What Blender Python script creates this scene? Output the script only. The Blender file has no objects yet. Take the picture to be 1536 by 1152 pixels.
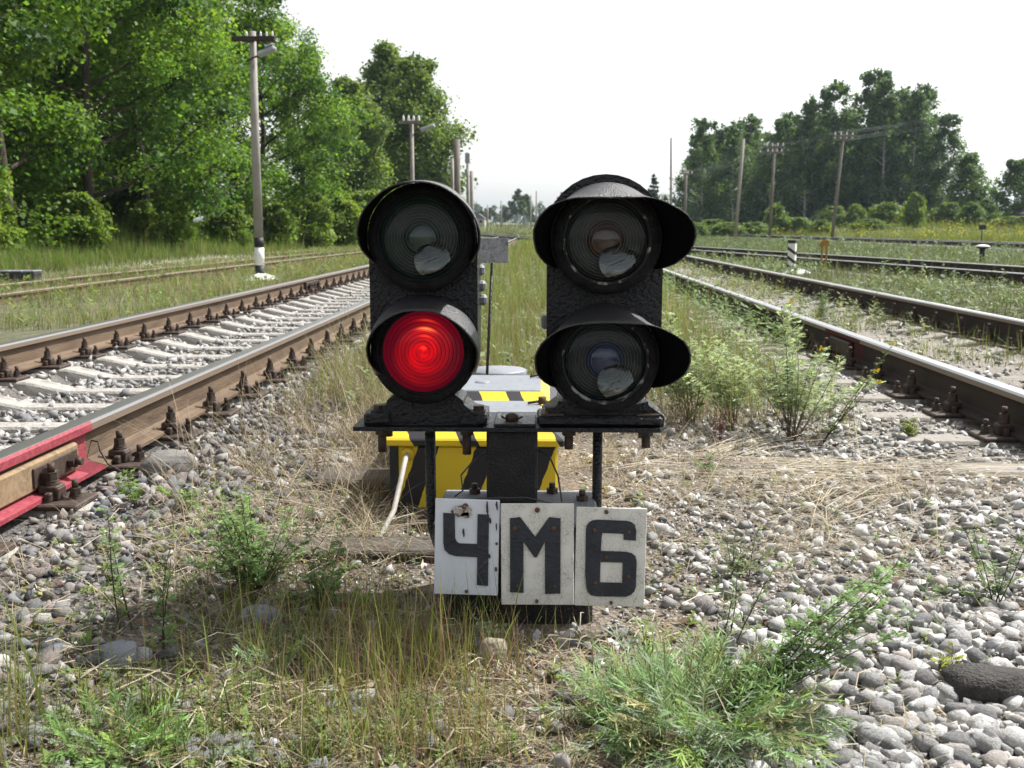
import bpy, bmesh, math, random
import numpy as np
from mathutils import Vector, Matrix

# ------------------------------------------------------------------ camera, sky, sun, exposure
S = bpy.context.scene
COL = S.collection
F_PX = 1530.0
YAW = math.atan(44 / F_PX)
PITCH = math.atan(235 / F_PX)
CAM_Z = 0.92
cam_data = bpy.data.cameras.new('camera')
cam_data.sensor_fit = 'HORIZONTAL'
cam_data.sensor_width = 36.0
cam_data.lens = 36.0 * F_PX / 1536.0
cam_data.clip_start = 0.05
cam_data.clip_end = 5000
cam_data.dof.use_dof = True
cam_data.dof.focus_distance = 2.7
cam_data.dof.aperture_fstop = 9.0
cam = bpy.data.objects.new('camera', cam_data)
COL.objects.link(cam)
fwd = Vector((-math.sin(YAW) * math.cos(PITCH), math.cos(YAW) * math.cos(PITCH), -math.sin(PITCH)))
cam.location = (0, 0, CAM_Z)
cam.rotation_euler = fwd.to_track_quat('-Z', 'Y').to_euler()
S.camera = cam

SUN_AZ, SUN_EL = 56.0, 53.0          # degrees right of the track direction, above the horizon
world = bpy.data.worlds.new('World')
S.world = world
world.use_nodes = True
wn = world.node_tree
wn.nodes.clear()
w_out = wn.nodes.new('ShaderNodeOutputWorld')
w_bg = wn.nodes.new('ShaderNodeBackground')
w_sky = wn.nodes.new('ShaderNodeTexSky')
w_sky.sky_type = 'NISHITA'
w_sky.sun_disc = False
w_sky.sun_elevation = math.radians(SUN_EL)
w_sky.sun_rotation = math.radians(SUN_AZ)
w_sky.air_density = 1.0
w_sky.dust_density = 2.5
w_tc = wn.nodes.new('ShaderNodeTexCoord')
w_map = wn.nodes.new('ShaderNodeMapping')
w_map.inputs['Scale'].default_value = (1.0, 1.0, 3.2)
w_noise = wn.nodes.new('ShaderNodeTexNoise')
w_noise.inputs['Scale'].default_value = 2.2
w_noise.inputs['Detail'].default_value = 6
w_noise.inputs['Roughness'].default_value = 0.55
w_ramp = wn.nodes.new('ShaderNodeMapRange')
w_ramp.inputs['From Min'].default_value = 0.30
w_ramp.inputs['From Max'].default_value = 0.55
w_ramp.inputs['To Min'].default_value = 0.35
w_ramp.inputs['To Max'].default_value = 1.0
w_scale = wn.nodes.new('ShaderNodeVectorMath')
w_scale.operation = 'SCALE'
w_scale.inputs['Scale'].default_value = 0.12
w_mix = wn.nodes.new('ShaderNodeMix')
w_mix.data_type = 'RGBA'
w_bw = wn.nodes.new('ShaderNodeRGBToBW')
w_cl = wn.nodes.new('ShaderNodeMath')          # thin bright cloud: as bright as the sky behind it, without its blue
w_cl.operation = 'MULTIPLY_ADD'
w_cl.inputs[1].default_value = 1.05
w_cl.inputs[2].default_value = 0.10
wn.links.new(w_tc.outputs['Generated'], w_map.inputs['Vector'])
wn.links.new(w_map.outputs['Vector'], w_noise.inputs['Vector'])
wn.links.new(w_noise.outputs['Fac'], w_ramp.inputs['Value'])
wn.links.new(w_ramp.outputs['Result'], w_mix.inputs['Factor'])
wn.links.new(w_sky.outputs['Color'], w_scale.inputs[0])
wn.links.new(w_scale.outputs['Vector'], w_mix.inputs['A'])
wn.links.new(w_scale.outputs['Vector'], w_bw.inputs['Color'])
wn.links.new(w_bw.outputs['Val'], w_cl.inputs[0])
wn.links.new(w_cl.outputs['Value'], w_mix.inputs['B'])
wn.links.new(w_mix.outputs['Result'], w_bg.inputs['Color'])
wn.links.new(w_bg.outputs['Background'], w_out.inputs['Surface'])

sun_data = bpy.data.lights.new('sun', 'SUN')
sun_data.energy = 4.6
sun_data.angle = math.radians(0.6)
sun_data.color = (1.0, 0.975, 0.93)
sun = bpy.data.objects.new('sun', sun_data)
COL.objects.link(sun)
_az, _el = math.radians(SUN_AZ), math.radians(SUN_EL)
sdir = Vector((math.sin(_az) * math.cos(_el), math.cos(_az) * math.cos(_el), math.sin(_el)))
sun.rotation_euler = (-sdir).to_track_quat('-Z', 'Y').to_euler()

S.view_settings.view_transform = 'Standard'
S.view_settings.look = 'None'
S.view_settings.gamma = 1.0
S.view_settings.use_curve_mapping = False
S.view_settings.exposure = 0.95
S.cycles.use_denoising = True
S.cycles.max_bounces = 7
S.cycles.diffuse_bounces = 3
S.cycles.glossy_bounces = 3
S.cycles.transmission_bounces = 4
S.cycles.transparent_max_bounces = 8
S.cycles.use_fast_gi = False

# ------------------------------------------------------------------ helpers
rng = np.random.default_rng(7)
random.seed(7)
PI = math.pi


def lnk(nt, a, b):
    nt.links.new(a, b)


def mat(name, col, rough=0.6, metal=0.0, spec=0.4, var=None, scale=8.0, bump=0.0, bump_scale=60.0, coat=0.0,
        detail=6, var2=None, lo=0.35, hi=0.65, stretch=(1, 1, 1)):
    """principled material: base colour mottled with up to two further colours, noise bump"""
    m = bpy.data.materials.new(name)
    m.use_nodes = True
    nt = m.node_tree
    b = nt.nodes['Principled BSDF']
    b.inputs['Roughness'].default_value = rough
    b.inputs['Metallic'].default_value = metal
    b.inputs['Specular IOR Level'].default_value = spec
    b.inputs['Base Color'].default_value = (*col, 1)
    b.inputs['Coat Weight'].default_value = coat
    tc = nt.nodes.new('ShaderNodeTexCoord')
    mp = nt.nodes.new('ShaderNodeMapping')
    mp.inputs['Scale'].default_value = stretch
    lnk(nt, tc.outputs['Object'], mp.inputs['Vector'])
    src = None
    for k, (v, sc) in enumerate(((var, scale), (var2, scale * 4.7))):
        if v is None:
            continue
        n = nt.nodes.new('ShaderNodeTexNoise')
        n.inputs['Scale'].default_value = sc
        n.inputs['Detail'].default_value = detail
        n.inputs['Roughness'].default_value = 0.65
        lnk(nt, mp.outputs['Vector'], n.inputs['Vector'])
        r = nt.nodes.new('ShaderNodeMapRange')
        r.inputs['From Min'].default_value = lo
        r.inputs['From Max'].default_value = hi
        lnk(nt, n.outputs['Fac'], r.inputs['Value'])
        mx = nt.nodes.new('ShaderNodeMix')
        mx.data_type = 'RGBA'
        lnk(nt, r.outputs['Result'], mx.inputs['Factor'])
        if src is None:
            mx.inputs['A'].default_value = (*col, 1)
        else:
            lnk(nt, src, mx.inputs['A'])
        mx.inputs['B'].default_value = (*v, 1)
        src = mx.outputs['Result']
    if src is not None:
        lnk(nt, src, b.inputs['Base Color'])
    if bump > 0:
        n = nt.nodes.new('ShaderNodeTexNoise')
        n.inputs['Scale'].default_value = bump_scale
        n.inputs['Detail'].default_value = 5
        lnk(nt, mp.outputs['Vector'], n.inputs['Vector'])
        bp = nt.nodes.new('ShaderNodeBump')
        bp.inputs['Strength'].default_value = bump
        bp.inputs['Distance'].default_value = 0.01
        lnk(nt, n.outputs['Fac'], bp.inputs['Height'])
        lnk(nt, bp.outputs['Normal'], b.inputs['Normal'])
    return m


def leaf_mat(name, trans=0.4, rough=0.55, spec=0.25, tint=(1.25, 1.2, 0.7)):
    """leaves and blades: colour from the mesh's colour attribute, part of the light passes through"""
    m = bpy.data.materials.new(name)
    m.use_nodes = True
    nt = m.node_tree
    b = nt.nodes['Principled BSDF']
    out = nt.nodes['Material Output']
    at = nt.nodes.new('ShaderNodeAttribute')
    at.attribute_name = 'Col'
    b.inputs['Roughness'].default_value = rough
    b.inputs['Specular IOR Level'].default_value = spec
    lnk(nt, at.outputs['Color'], b.inputs['Base Color'])
    if trans > 0:
        tr = nt.nodes.new('ShaderNodeBsdfTranslucent')
        ml = nt.nodes.new('ShaderNodeVectorMath')
        ml.operation = 'MULTIPLY'
        ml.inputs[1].default_value = tint
        lnk(nt, at.outputs['Color'], ml.inputs[0])
        lnk(nt, ml.outputs['Vector'], tr.inputs['Color'])
        mx = nt.nodes.new('ShaderNodeMixShader')
        mx.inputs['Fac'].default_value = trans
        lnk(nt, b.outputs['BSDF'], mx.inputs[1])
        lnk(nt, tr.outputs['BSDF'], mx.inputs[2])
        lnk(nt, mx.outputs['Shader'], out.inputs['Surface'])
    return m


def wl(o):
    v = Vector((0, 0, 0))
    while o is not None:
        v += o.location
        o = o.parent
    return v


def tag(o, label=None, cat=None, group=None, kind=None):
    if label:
        o['label'] = label
    if cat:
        o['category'] = cat
    if group:
        o['group'] = group
    if kind:
        o['kind'] = kind
    return o


def thing(name, label, cat, loc=(0, 0, 0), group=None):
    o = bpy.data.objects.new(name, None)
    o.empty_display_size = 0.1
    COL.objects.link(o)
    o.location = loc
    return tag(o, label, cat, group)


def np_mesh(name, V, Fq, mats, col=None, smooth=False, midx=None):
    """V (n,3) array; Fq list of arrays of faces with equal corner counts; optional per-vertex colours"""
    me = bpy.data.meshes.new(name)
    V = np.asarray(V, dtype=np.float32)
    me.vertices.add(len(V))
    me.vertices.foreach_set('co', V.ravel())
    if not isinstance(Fq, (list, tuple)):
        Fq = [Fq]
    Fq = [np.asarray(f, dtype=np.int32) for f in Fq if len(f)]
    nl = sum(f.size for f in Fq)
    npoly = sum(len(f) for f in Fq)
    me.loops.add(nl)
    me.loops.foreach_set('vertex_index', np.concatenate([f.ravel() for f in Fq]))
    me.polygons.add(npoly)
    tot = np.concatenate([np.full(len(f), f.shape[1], np.int32) for f in Fq])
    start = np.concatenate([[0], np.cumsum(tot)[:-1]]).astype(np.int32)
    me.polygons.foreach_set('loop_start', start)
    me.polygons.foreach_set('loop_total', tot)
    if smooth:
        me.polygons.foreach_set('use_smooth', np.ones(npoly, bool))
    for m in (mats if isinstance(mats, (list, tuple)) else [mats]):
        me.materials.append(m)
    if midx is not None:
        me.polygons.foreach_set('material_index', np.asarray(midx, np.int32))
    if col is not None:
        a = me.color_attributes.new('Col', 'FLOAT_COLOR', 'POINT')
        c = np.ones((len(V), 4), np.float32)
        c[:, :3] = col
        a.data.foreach_set('color', c.ravel())
    me.update(calc_edges=True)
    return me


def add_obj(name, me, parent=None):
    o = bpy.data.objects.new(name, me)
    COL.objects.link(o)
    if parent is not None:
        o.parent = parent
    return o


class MB:
    """collects simple solids in world coordinates; build() links them as one mesh object"""

    def __init__(s):
        s.v, s.f, s.mi, s.sm = [], [], [], []

    def _add(s, vs, fs, mi=0, smooth=False):
        b = len(s.v)
        s.v += [tuple(v) for v in vs]
        s.f += [tuple(b + i for i in f) for f in fs]
        s.mi += [mi] * len(fs)
        s.sm += [smooth] * len(fs)
        return s

    def box(s, x0, x1, y0, y1, z0, z1, mi=0, bev=0.0, M=None):
        if bev <= 0:
            vs = [(x0, y0, z0), (x1, y0, z0), (x1, y1, z0), (x0, y1, z0), (x0, y0, z1), (x1, y0, z1), (x1, y1, z1), (x0, y1, z1)]
            fs = [(0, 3, 2, 1), (4, 5, 6, 7), (0, 1, 5, 4), (1, 2, 6, 5), (2, 3, 7, 6), (3, 0, 4, 7)]
        else:
            vs, fs = [], []
            c = ((x0 + x1) / 2, (y0 + y1) / 2, (z0 + z1) / 2)
            h = ((x1 - x0) / 2, (y1 - y0) / 2, (z1 - z0) / 2)
            idx = {}
            for sx in (-1, 1):
                for sy in (-1, 1):
                    for sz in (-1, 1):
                        sg = (sx, sy, sz)
                        for ax in range(3):
                            p = [c[k] + sg[k] * (h[k] - (0 if k == ax else bev)) for k in range(3)]
                            idx[(sg, ax)] = len(vs)
                            vs.append(tuple(p))
            for ax in range(3):
                a, b = (ax + 1) % 3, (ax + 2) % 3
                for sg in (-1, 1):
                    q = []
                    for sa, sb in ((-1, -1), (1, -1), (1, 1), (-1, 1)):
                        k = [0, 0, 0]
                        k[ax], k[a], k[b] = sg, sa, sb
                        q.append(idx[(tuple(k), ax)])
                    fs.append(tuple(q if sg > 0 else q[::-1]))
            for ax in range(3):
                a, b = (ax + 1) % 3, (ax + 2) % 3
                for sa in (-1, 1):
                    for sb in (-1, 1):
                        k0, k1 = [0] * 3, [0] * 3
                        k0[ax], k0[a], k0[b] = -1, sa, sb
                        k1[ax], k1[a], k1[b] = 1, sa, sb
                        q = (idx[(tuple(k0), a)], idx[(tuple(k1), a)], idx[(tuple(k1), b)], idx[(tuple(k0), b)])
                        fs.append(q if sa * sb < 0 else q[::-1])
            for sx in (-1, 1):
                for sy in (-1, 1):
                    for sz in (-1, 1):
                        q = tuple(idx[((sx, sy, sz), ax)] for ax in range(3))
                        fs.append(q if sx * sy * sz > 0 else q[::-1])
        if M is not None:
            vs = [tuple(M @ Vector(v)) for v in vs]
        return s._add(vs, fs, mi)

    def tube(s, pts, rad, n=8, mi=0, caps=True, smooth=True):
        pts = [Vector(p) for p in pts]
        if not isinstance(rad, (list, tuple)):
            rad = [rad] * len(pts)
        vs, fs = [], []
        ref = None
        for i, p in enumerate(pts):
            d = (pts[min(i + 1, len(pts) - 1)] - pts[max(i - 1, 0)]).normalized()
            if ref is None:
                ref = d.orthogonal().normalized()
            ref = (ref - d * ref.dot(d))
            ref = ref.normalized() if ref.length > 1e-6 else d.orthogonal().normalized()
            b = d.cross(ref)
            for k in range(n):
                a = 2 * PI * k / n
                vs.append(p + (ref * math.cos(a) + b * math.sin(a)) * rad[i])
        for i in range(len(pts) - 1):
            for k in range(n):
                fs.append((i * n + k, i * n + (k + 1) % n, (i + 1) * n + (k + 1) % n, (i + 1) * n + k))
        s._add(vs, fs, mi, smooth)
        if caps:
            b = len(s.v) - len(vs)
            s.f += [tuple(b + k for k in range(n))[::-1], tuple(b + (len(pts) - 1) * n + k for k in range(n))]
            s.mi += [mi, mi]
            s.sm += [False, False]
        return s

    def hexbolt(s, p, ax, r, h, n=6, mi=0):
        p = Vector(p)
        ax = Vector(ax).normalized()
        return s.tube([p, p + ax * h], r, n, mi, True, n > 6)

    def lathe(s, c, prof, n=48, axis='y', mi=0, smooth=True, mis=None, t0=0.0, t1=2 * PI):
        """prof: (r, along) pairs; axis 'y' along -y (towards the camera), 'z' up"""
        vs, fs, ms = [], [], []
        full = abs(t1 - t0 - 2 * PI) < 1e-6
        m = n if full else n + 1
        for (r, h) in prof:
            for k in range(m):
                a = t0 + (t1 - t0) * k / n
                if axis == 'y':
                    vs.append((c[0] + r * math.sin(a), c[1] - h, c[2] + r * math.cos(a)))
                else:
                    vs.append((c[0] + r * math.cos(a), c[1] + r * math.sin(a), c[2] + h))
        for i in range(len(prof) - 1):
            for k in range(n):
                k1 = (k + 1) % m
                fs.append((i * m + k, i * m + k1, (i + 1) * m + k1, (i + 1) * m + k))
                ms.append(mis[i] if mis else mi)
        b = len(s.v)
        s._add(vs, fs, mi, smooth)
        if mis:
            s.mi[-len(fs):] = ms
        return s

    def prism(s, poly, y0, y1, mi=0, M=None):
        """polygon in (x,z) extruded from y0 (front) to y1"""
        from mathutils.geometry import tessellate_polygon
        n = len(poly)
        vs = [(p[0], y0, p[1]) for p in poly] + [(p[0], y1, p[1]) for p in poly]
        tris = tessellate_polygon([[Vector((p[0], p[1], 0)) for p in poly]])
        ar = sum(poly[i][0] * poly[(i + 1) % n][1] - poly[(i + 1) % n][0] * poly[i][1] for i in range(n))
        fs = []
        for t in tris:
            a, b, c = [poly[i] for i in t]
            o = (b[0] - a[0]) * (c[1] - a[1]) - (b[1] - a[1]) * (c[0] - a[0])
            t = t if o > 0 else t[::-1]
            fs += [tuple(t), tuple(n + i for i in t[::-1])]
        for i in range(n):
            j = (i + 1) % n
            q = (i, n + i, n + j, j)
            fs.append(q if ar > 0 else q[::-1])
        if M is not None:
            vs = [tuple(M @ Vector(v)) for v in vs]
        return s._add(vs, fs, mi)

    def build(s, name, mats, parent=None, org=None):
        off = wl(parent) if org is None else Vector(org)
        me = bpy.data.meshes.new(name)
        me.from_pydata([tuple(Vector(v) - off) for v in s.v], [], s.f)
        for m in (mats if isinstance(mats, (list, tuple)) else [mats]):
            me.materials.append(m)
        me.polygons.foreach_set('material_index', s.mi)
        me.polygons.foreach_set('use_smooth', s.sm)
        me.update()
        o = add_obj(name, me, parent)
        if parent is None and org is not None:
            o.location = org
        return o


def copy_tree(o, parent=None):
    c = o.copy()
    COL.objects.link(c)
    c.parent = parent
    for ch in o.children:
        copy_tree(ch, c)
    return c


def sstep(a, b, x):
    t = np.clip((x - a) / (b - a), 0, 1)
    return t * t * (3 - 2 * t)


# ------------------------------------------------------------------ value noise for terrain and scattering
_perm = np.random.default_rng(3).random((64, 64))


def vnoise(x, y):
    x = np.asarray(x, float)
    y = np.asarray(y, float)
    xi, yi = np.floor(x).astype(int), np.floor(y).astype(int)
    fx, fy = x - xi, y - yi
    fx, fy = fx * fx * (3 - 2 * fx), fy * fy * (3 - 2 * fy)
    g = lambda a, b: _perm[a % 64, b % 64]
    return (g(xi, yi) * (1 - fx) + g(xi + 1, yi) * fx) * (1 - fy) + (g(xi, yi + 1) * (1 - fx) + g(xi + 1, yi + 1) * fx) * fy


def fnoise(x, y, s=1.0):
    return (vnoise(x * s, y * s) + 0.5 * vnoise(x * s * 2.1 + 7, y * s * 2.1 + 3) + 0.25 * vnoise(x * s * 4.3 + 1, y * s * 4.3 + 9)) / 1.75


# track layout: rail head centres
LX0, LX1 = -3.28, -1.685          # left track
RX0, RX1 = 2.075, 3.67            # right track
FX0, FX1 = -8.55, -6.95           # overgrown far-left track
RAIL_Z = 0.22


def t3x(y):                       # ladder track crossing from the right to the far left
    return 8.05 - 0.1546 * (y - 17.0)


def t4x(y):
    return 18.0 - 0.029 * (y - 38.0)


def gz(x, y):
    x = np.asarray(x, float)
    y = np.asarray(y, float)
    z = np.zeros_like(x * y)
    z = z - 0.062 * sstep(0.15, 0.30, x - LX0) * sstep(0.15, 0.30, LX1 - x)
    z = z + 0.045 * sstep(LX1 + .20, LX1 + .32, x) * sstep(-0.7, -1.05, x) * (0.4 + 1.1 * fnoise(x, y, 2.0))
    z = z - 0.08 * sstep(-3.7, -5.5, x)
    z = z + 0.95 * sstep(-10.5, -17, x)
    z = z - 0.02 * sstep(0.15, 0.25, x - RX0) * sstep(0.15, 0.25, RX1 - x)
    z = z + 0.07 * sstep(4.0, 5.0, x)
    z = z + 1.1 * sstep(20, 34, x) * sstep(45, 110, y)
    z = z + 1.3 * sstep(110, 270, y) * (1 - sstep(20, 34, x) * 0.6) + 6 * sstep(300, 1400, y)
    z = z + 0.035 * (fnoise(x, y, 1.7) - 0.5) * sstep(1.0, 0.4, np.abs(x - 0.2) / 2.0) * sstep(40, 10, y)
    z = z + 0.10 * (fnoise(x, y, 0.35) - 0.5) * sstep(4.5, 7.0, np.abs(x))
    return z


# ------------------------------------------------------------------ ground
def spaced(lo, hi, c0, c1, fine, grow=1.12):
    a = list(np.arange(c0, c1, fine))
    st, p = fine, c1
    while p < hi:
        a.append(p)
        st *= grow
        p += st
    a.append(hi)
    st, p = fine, c0
    while p > lo:
        st *= grow
        p -= st
        a.append(max(p, lo))
    return np.array(sorted(set(np.round(a, 4))))


gx = spaced(-900, 900, -3.5, 4.2, 0.05)
gy = spaced(-40, 1600, 1.2, 7.0, 0.05)
GX, GY = np.meshgrid(gx, gy)
GZ = gz(GX, GY)
nx, ny = len(gx), len(gy)
V = np.stack([GX.ravel(), GY.ravel(), GZ.ravel()], 1)
ii = np.arange(nx * ny).reshape(ny, nx)
Fg = np.stack([ii[:-1, :-1].ravel(), ii[:-1, 1:].ravel(), ii[1:, 1:].ravel(), ii[1:, :-1].ravel()], 1)


def mixc(c, col, f):
    return c * (1 - f[..., None]) + np.array(col) * f[..., None]


x, y = V[:, 0], V[:, 1]
c = np.tile(np.array([0.165, 0.13, 0.098]), (len(V), 1))            # sandy dirt
c = mixc(c, (0.24, 0.215, 0.18), sstep(0.1, 0.9, x + 0.5 * (fnoise(x, y, 1.1) - 0.5)) * (x < 4.2))
c = mixc(c, (0.13, 0.118, 0.105), sstep(-0.75, -1.1, x) * (x > -3.9))
c = mixc(c, (0.115, 0.115, 0.055), sstep(4.0, 7.0, y) * sstep(1.5, 1.0, x) * sstep(-1.15, -0.8, x))
c = mixc(c, (0.125, 0.125, 0.065), sstep(-3.7, -4.2, x) * (x > -12))
c = mixc(c, (0.34, 0.30, 0.245), sstep(-8.6, -9.2, x) * sstep(-11.6, -10.8, x) * sstep(0.38, 0.6, fnoise(x, y, 0.3)) * (y < 60))
c = mixc(c, (0.07, 0.10, 0.03), sstep(-11.0, -12.0, x))
c = mixc(c, (0.11, 0.12, 0.055), sstep(3.9, 4.5, x))
c = mixc(c, (0.10, 0.13, 0.035), sstep(19, 22, x))
c = mixc(c, (0.115, 0.135, 0.05), sstep(90, 140, y))
g_mat = bpy.data.materials.new('ground_soil')
g_mat.use_nodes = True
nt = g_mat.node_tree
b = nt.nodes['Principled BSDF']
b.inputs['Roughness'].default_value = 0.95
b.inputs['Specular IOR Level'].default_value = 0.1
at = nt.nodes.new('ShaderNodeAttribute')
at.attribute_name = 'Col'
tc = nt.nodes.new('ShaderNodeTexCoord')
n1 = nt.nodes.new('ShaderNodeTexNoise')
n1.inputs['Scale'].default_value = 5
n1.inputs['Detail'].default_value = 10
n1.inputs['Roughness'].default_value = 0.75
v1 = nt.nodes.new('ShaderNodeTexVoronoi')
v1.inputs['Scale'].default_value = 70
mr = nt.nodes.new('ShaderNodeMapRange')
mr.inputs['From Min'].default_value = 0.3
mr.inputs['From Max'].default_value = 0.7
mr.inputs['To Min'].default_value = 0.55
mr.inputs['To Max'].default_value = 1.45
ml = nt.nodes.new('ShaderNodeVectorMath')
ml.operation = 'SCALE'
mx = nt.nodes.new('ShaderNodeMix')
mx.data_type = 'RGBA'
mx.blend_type = 'OVERLAY'
mx.inputs['Factor'].default_value = 0.35
for nd in (n1, v1):
    lnk(nt, tc.outputs['Object'], nd.inputs['Vector'])
lnk(nt, n1.outputs['Fac'], mr.inputs['Value'])
lnk(nt, at.outputs['Color'], ml.inputs[0])
lnk(nt, mr.outputs['Result'], ml.inputs['Scale'])
lnk(nt, ml.outputs['Vector'], mx.inputs['A'])
bw = nt.nodes.new('ShaderNodeRGBToBW')
lnk(nt, v1.outputs['Color'], bw.inputs['Color'])
lnk(nt, bw.outputs['Val'], mx.inputs['B'])
hs = nt.nodes.new('ShaderNodeHueSaturation')
hs.inputs['Saturation'].default_value = 0.75
lnk(nt, mx.outputs['Result'], hs.inputs['Color'])
lnk(nt, hs.outputs['Color'], b.inputs['Base Color'])
bp = nt.nodes.new('ShaderNodeBump')
bp.inputs['Strength'].default_value = 0.9
bp.inputs['Distance'].default_value = 0.012
lnk(nt, v1.outputs['Distance'], bp.inputs['Height'])
bp2 = nt.nodes.new('ShaderNodeBump')
bp2.inputs['Strength'].default_value = 0.8
bp2.inputs['Distance'].default_value = 0.03
lnk(nt, n1.outputs['Fac'], bp2.inputs['Height'])
lnk(nt, bp.outputs['Normal'], bp2.inputs['Normal'])
lnk(nt, bp2.outputs['Normal'], b.inputs['Normal'])
ground = add_obj('ground', np_mesh('ground', V, Fg, g_mat, c, True))
tag(ground, 'bare sandy railway ground running between the tracks to the horizon', None, None, 'structure')

# ------------------------------------------------------------------ stones
def ico(sub):
    t = (1 + 5 ** 0.5) / 2
    v = [(-1, t, 0), (1, t, 0), (-1, -t, 0), (1, -t, 0), (0, -1, t), (0, 1, t), (0, -1, -t), (0, 1, -t), (t, 0, -1), (t, 0, 1), (-t, 0, -1), (-t, 0, 1)]
    f = [(0, 11, 5), (0, 5, 1), (0, 1, 7), (0, 7, 10), (0, 10, 11), (1, 5, 9), (5, 11, 4), (11, 10, 2), (10, 7, 6), (7, 1, 8),
         (3, 9, 4), (3, 4, 2), (3, 2, 6), (3, 6, 8), (3, 8, 9), (4, 9, 5), (2, 4, 11), (6, 2, 10), (8, 6, 7), (9, 8, 1)]
    v = [np.array(p) / np.linalg.norm(p) for p in v]
    for _ in range(sub):
        cache, nf = {}, []

        def mid(a, b):
            k = (min(a, b), max(a, b))
            if k not in cache:
                p = (v[a] + v[b])
                v.append(p / np.linalg.norm(p))
                cache[k] = len(v) - 1
            return cache[k]
        for a, b_, c_ in f:
            ab, bc, ca = mid(a, b_), mid(b_, c_), mid(c_, a)
            nf += [(a, ab, ca), (b_, bc, ab), (c_, ca, bc), (ab, bc, ca)]
        f = nf
    return np.array(v), np.array(f)


def rock_variant(sub, r, angular):
    """broken stone: hull of scattered points; few points = sharp crushed rock, more = worn pebble"""
    npt = ((8, 10, 14, 30) if angular else (11, 16, 24, 60))[sub]
    p = r.normal(size=(npt, 3))
    p /= np.linalg.norm(p, axis=1, keepdims=True)
    k = 0.66 if angular else 0.82
    p = np.sign(p) * np.abs(p) ** k
    p *= r.uniform(0.78, 1.08, (npt, 1)) if angular else r.uniform(0.90, 1.04, (npt, 1))
    p *= np.array([r.uniform(0.95, 1.45), r.uniform(0.75, 1.1), r.uniform(0.55, 0.9)])
    bm = bmesh.new()
    for q in p:
        bm.verts.new(q)
    bmesh.ops.convex_hull(bm, input=bm.verts)
    for v_ in [v_ for v_ in bm.verts if not v_.link_faces]:
        bm.verts.remove(v_)
    bmesh.ops.triangulate(bm, faces=bm.faces)
    bmesh.ops.recalc_face_normals(bm, faces=bm.faces)
    bm.verts.index_update()
    v = np.array([tuple(q.co) for q in bm.verts])
    f = np.array([[q.index for q in t.verts] for t in bm.faces])
    bm.free()
    return v, f


def rand_rot(n, r, tilt=0.5):
    a = r.uniform(0, 2 * PI, n)
    tx, ty = r.normal(0, tilt, n), r.normal(0, tilt, n)
    ca, sa = np.cos(a), np.sin(a)
    Rz = np.zeros((n, 3, 3))
    Rz[:, 0, 0], Rz[:, 0, 1], Rz[:, 1, 0], Rz[:, 1, 1], Rz[:, 2, 2] = ca, -sa, sa, ca, 1
    Rx = np.zeros((n, 3, 3))
    Rx[:, 0, 0] = 1
    Rx[:, 1, 1], Rx[:, 1, 2], Rx[:, 2, 1], Rx[:, 2, 2] = np.cos(tx), -np.sin(tx), np.sin(tx), np.cos(tx)
    Ry = np.zeros((n, 3, 3))
    Ry[:, 1, 1] = 1
    Ry[:, 0, 0], Ry[:, 0, 2], Ry[:, 2, 0], Ry[:, 2, 2] = np.cos(ty), np.sin(ty), -np.sin(ty), np.cos(ty)
    return Rz @ Rx @ Ry


def stone_mat(name, cols, attr=False):
    m = bpy.data.materials.new(name)
    m.use_nodes = True
    nt = m.node_tree
    b = nt.nodes['Principled BSDF']
    b.inputs['Roughness'].default_value = 0.85
    b.inputs['Specular IOR Level'].default_value = 0.25
    tc = nt.nodes.new('ShaderNodeTexCoord')
    n = nt.nodes.new('ShaderNodeTexNoise')
    n.inputs['Scale'].default_value = 55 if attr else 3.0
    n.inputs['Detail'].default_value = 8
    n.inputs['Roughness'].default_value = 0.7
    lnk(nt, tc.outputs['Object'], n.inputs['Vector'])
    mr = nt.nodes.new('ShaderNodeMapRange')
    mr.inputs['From Min'].default_value = 0.3
    mr.inputs['From Max'].default_value = 0.7
    mr.inputs['To Min'].default_value = 0.65
    mr.inputs['To Max'].default_value = 1.25
    lnk(nt, n.outputs['Fac'], mr.inputs['Value'])
    sc = nt.nodes.new('ShaderNodeVectorMath')
    sc.operation = 'SCALE'
    lnk(nt, mr.outputs['Result'], sc.inputs['Scale'])
    if attr:
        at = nt.nodes.new('ShaderNodeAttribute')
        at.attribute_name = 'Col'
        lnk(nt, at.outputs['Color'], sc.inputs[0])
    else:
        oi = nt.nodes.new('ShaderNodeObjectInfo')
        rp = nt.nodes.new('ShaderNodeValToRGB')
        rp.color_ramp.interpolation = 'CONSTANT'
        el = rp.color_ramp.elements
        while len(el) < len(cols):
            el.new(0.5)
        for k, cc in enumerate(cols):
            el[k].position = k / len(cols)
            el[k].color = (*cc, 1)
        lnk(nt, oi.outputs['Random'], rp.inputs['Fac'])
        lnk(nt, rp.outputs['Color'], sc.inputs[0])
    lnk(nt, sc.outputs['Vector'], b.inputs['Base Color'])
    bp = nt.nodes.new('ShaderNodeBump')
    bp.inputs['Strength'].default_value = 0.5
    bp.inputs['Distance'].default_value = 0.004 if attr else 0.05
    lnk(nt, n.outputs['Fac'], bp.inputs['Height'])
    lnk(nt, bp.outputs['Normal'], b.inputs['Normal'])
    return m


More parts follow.
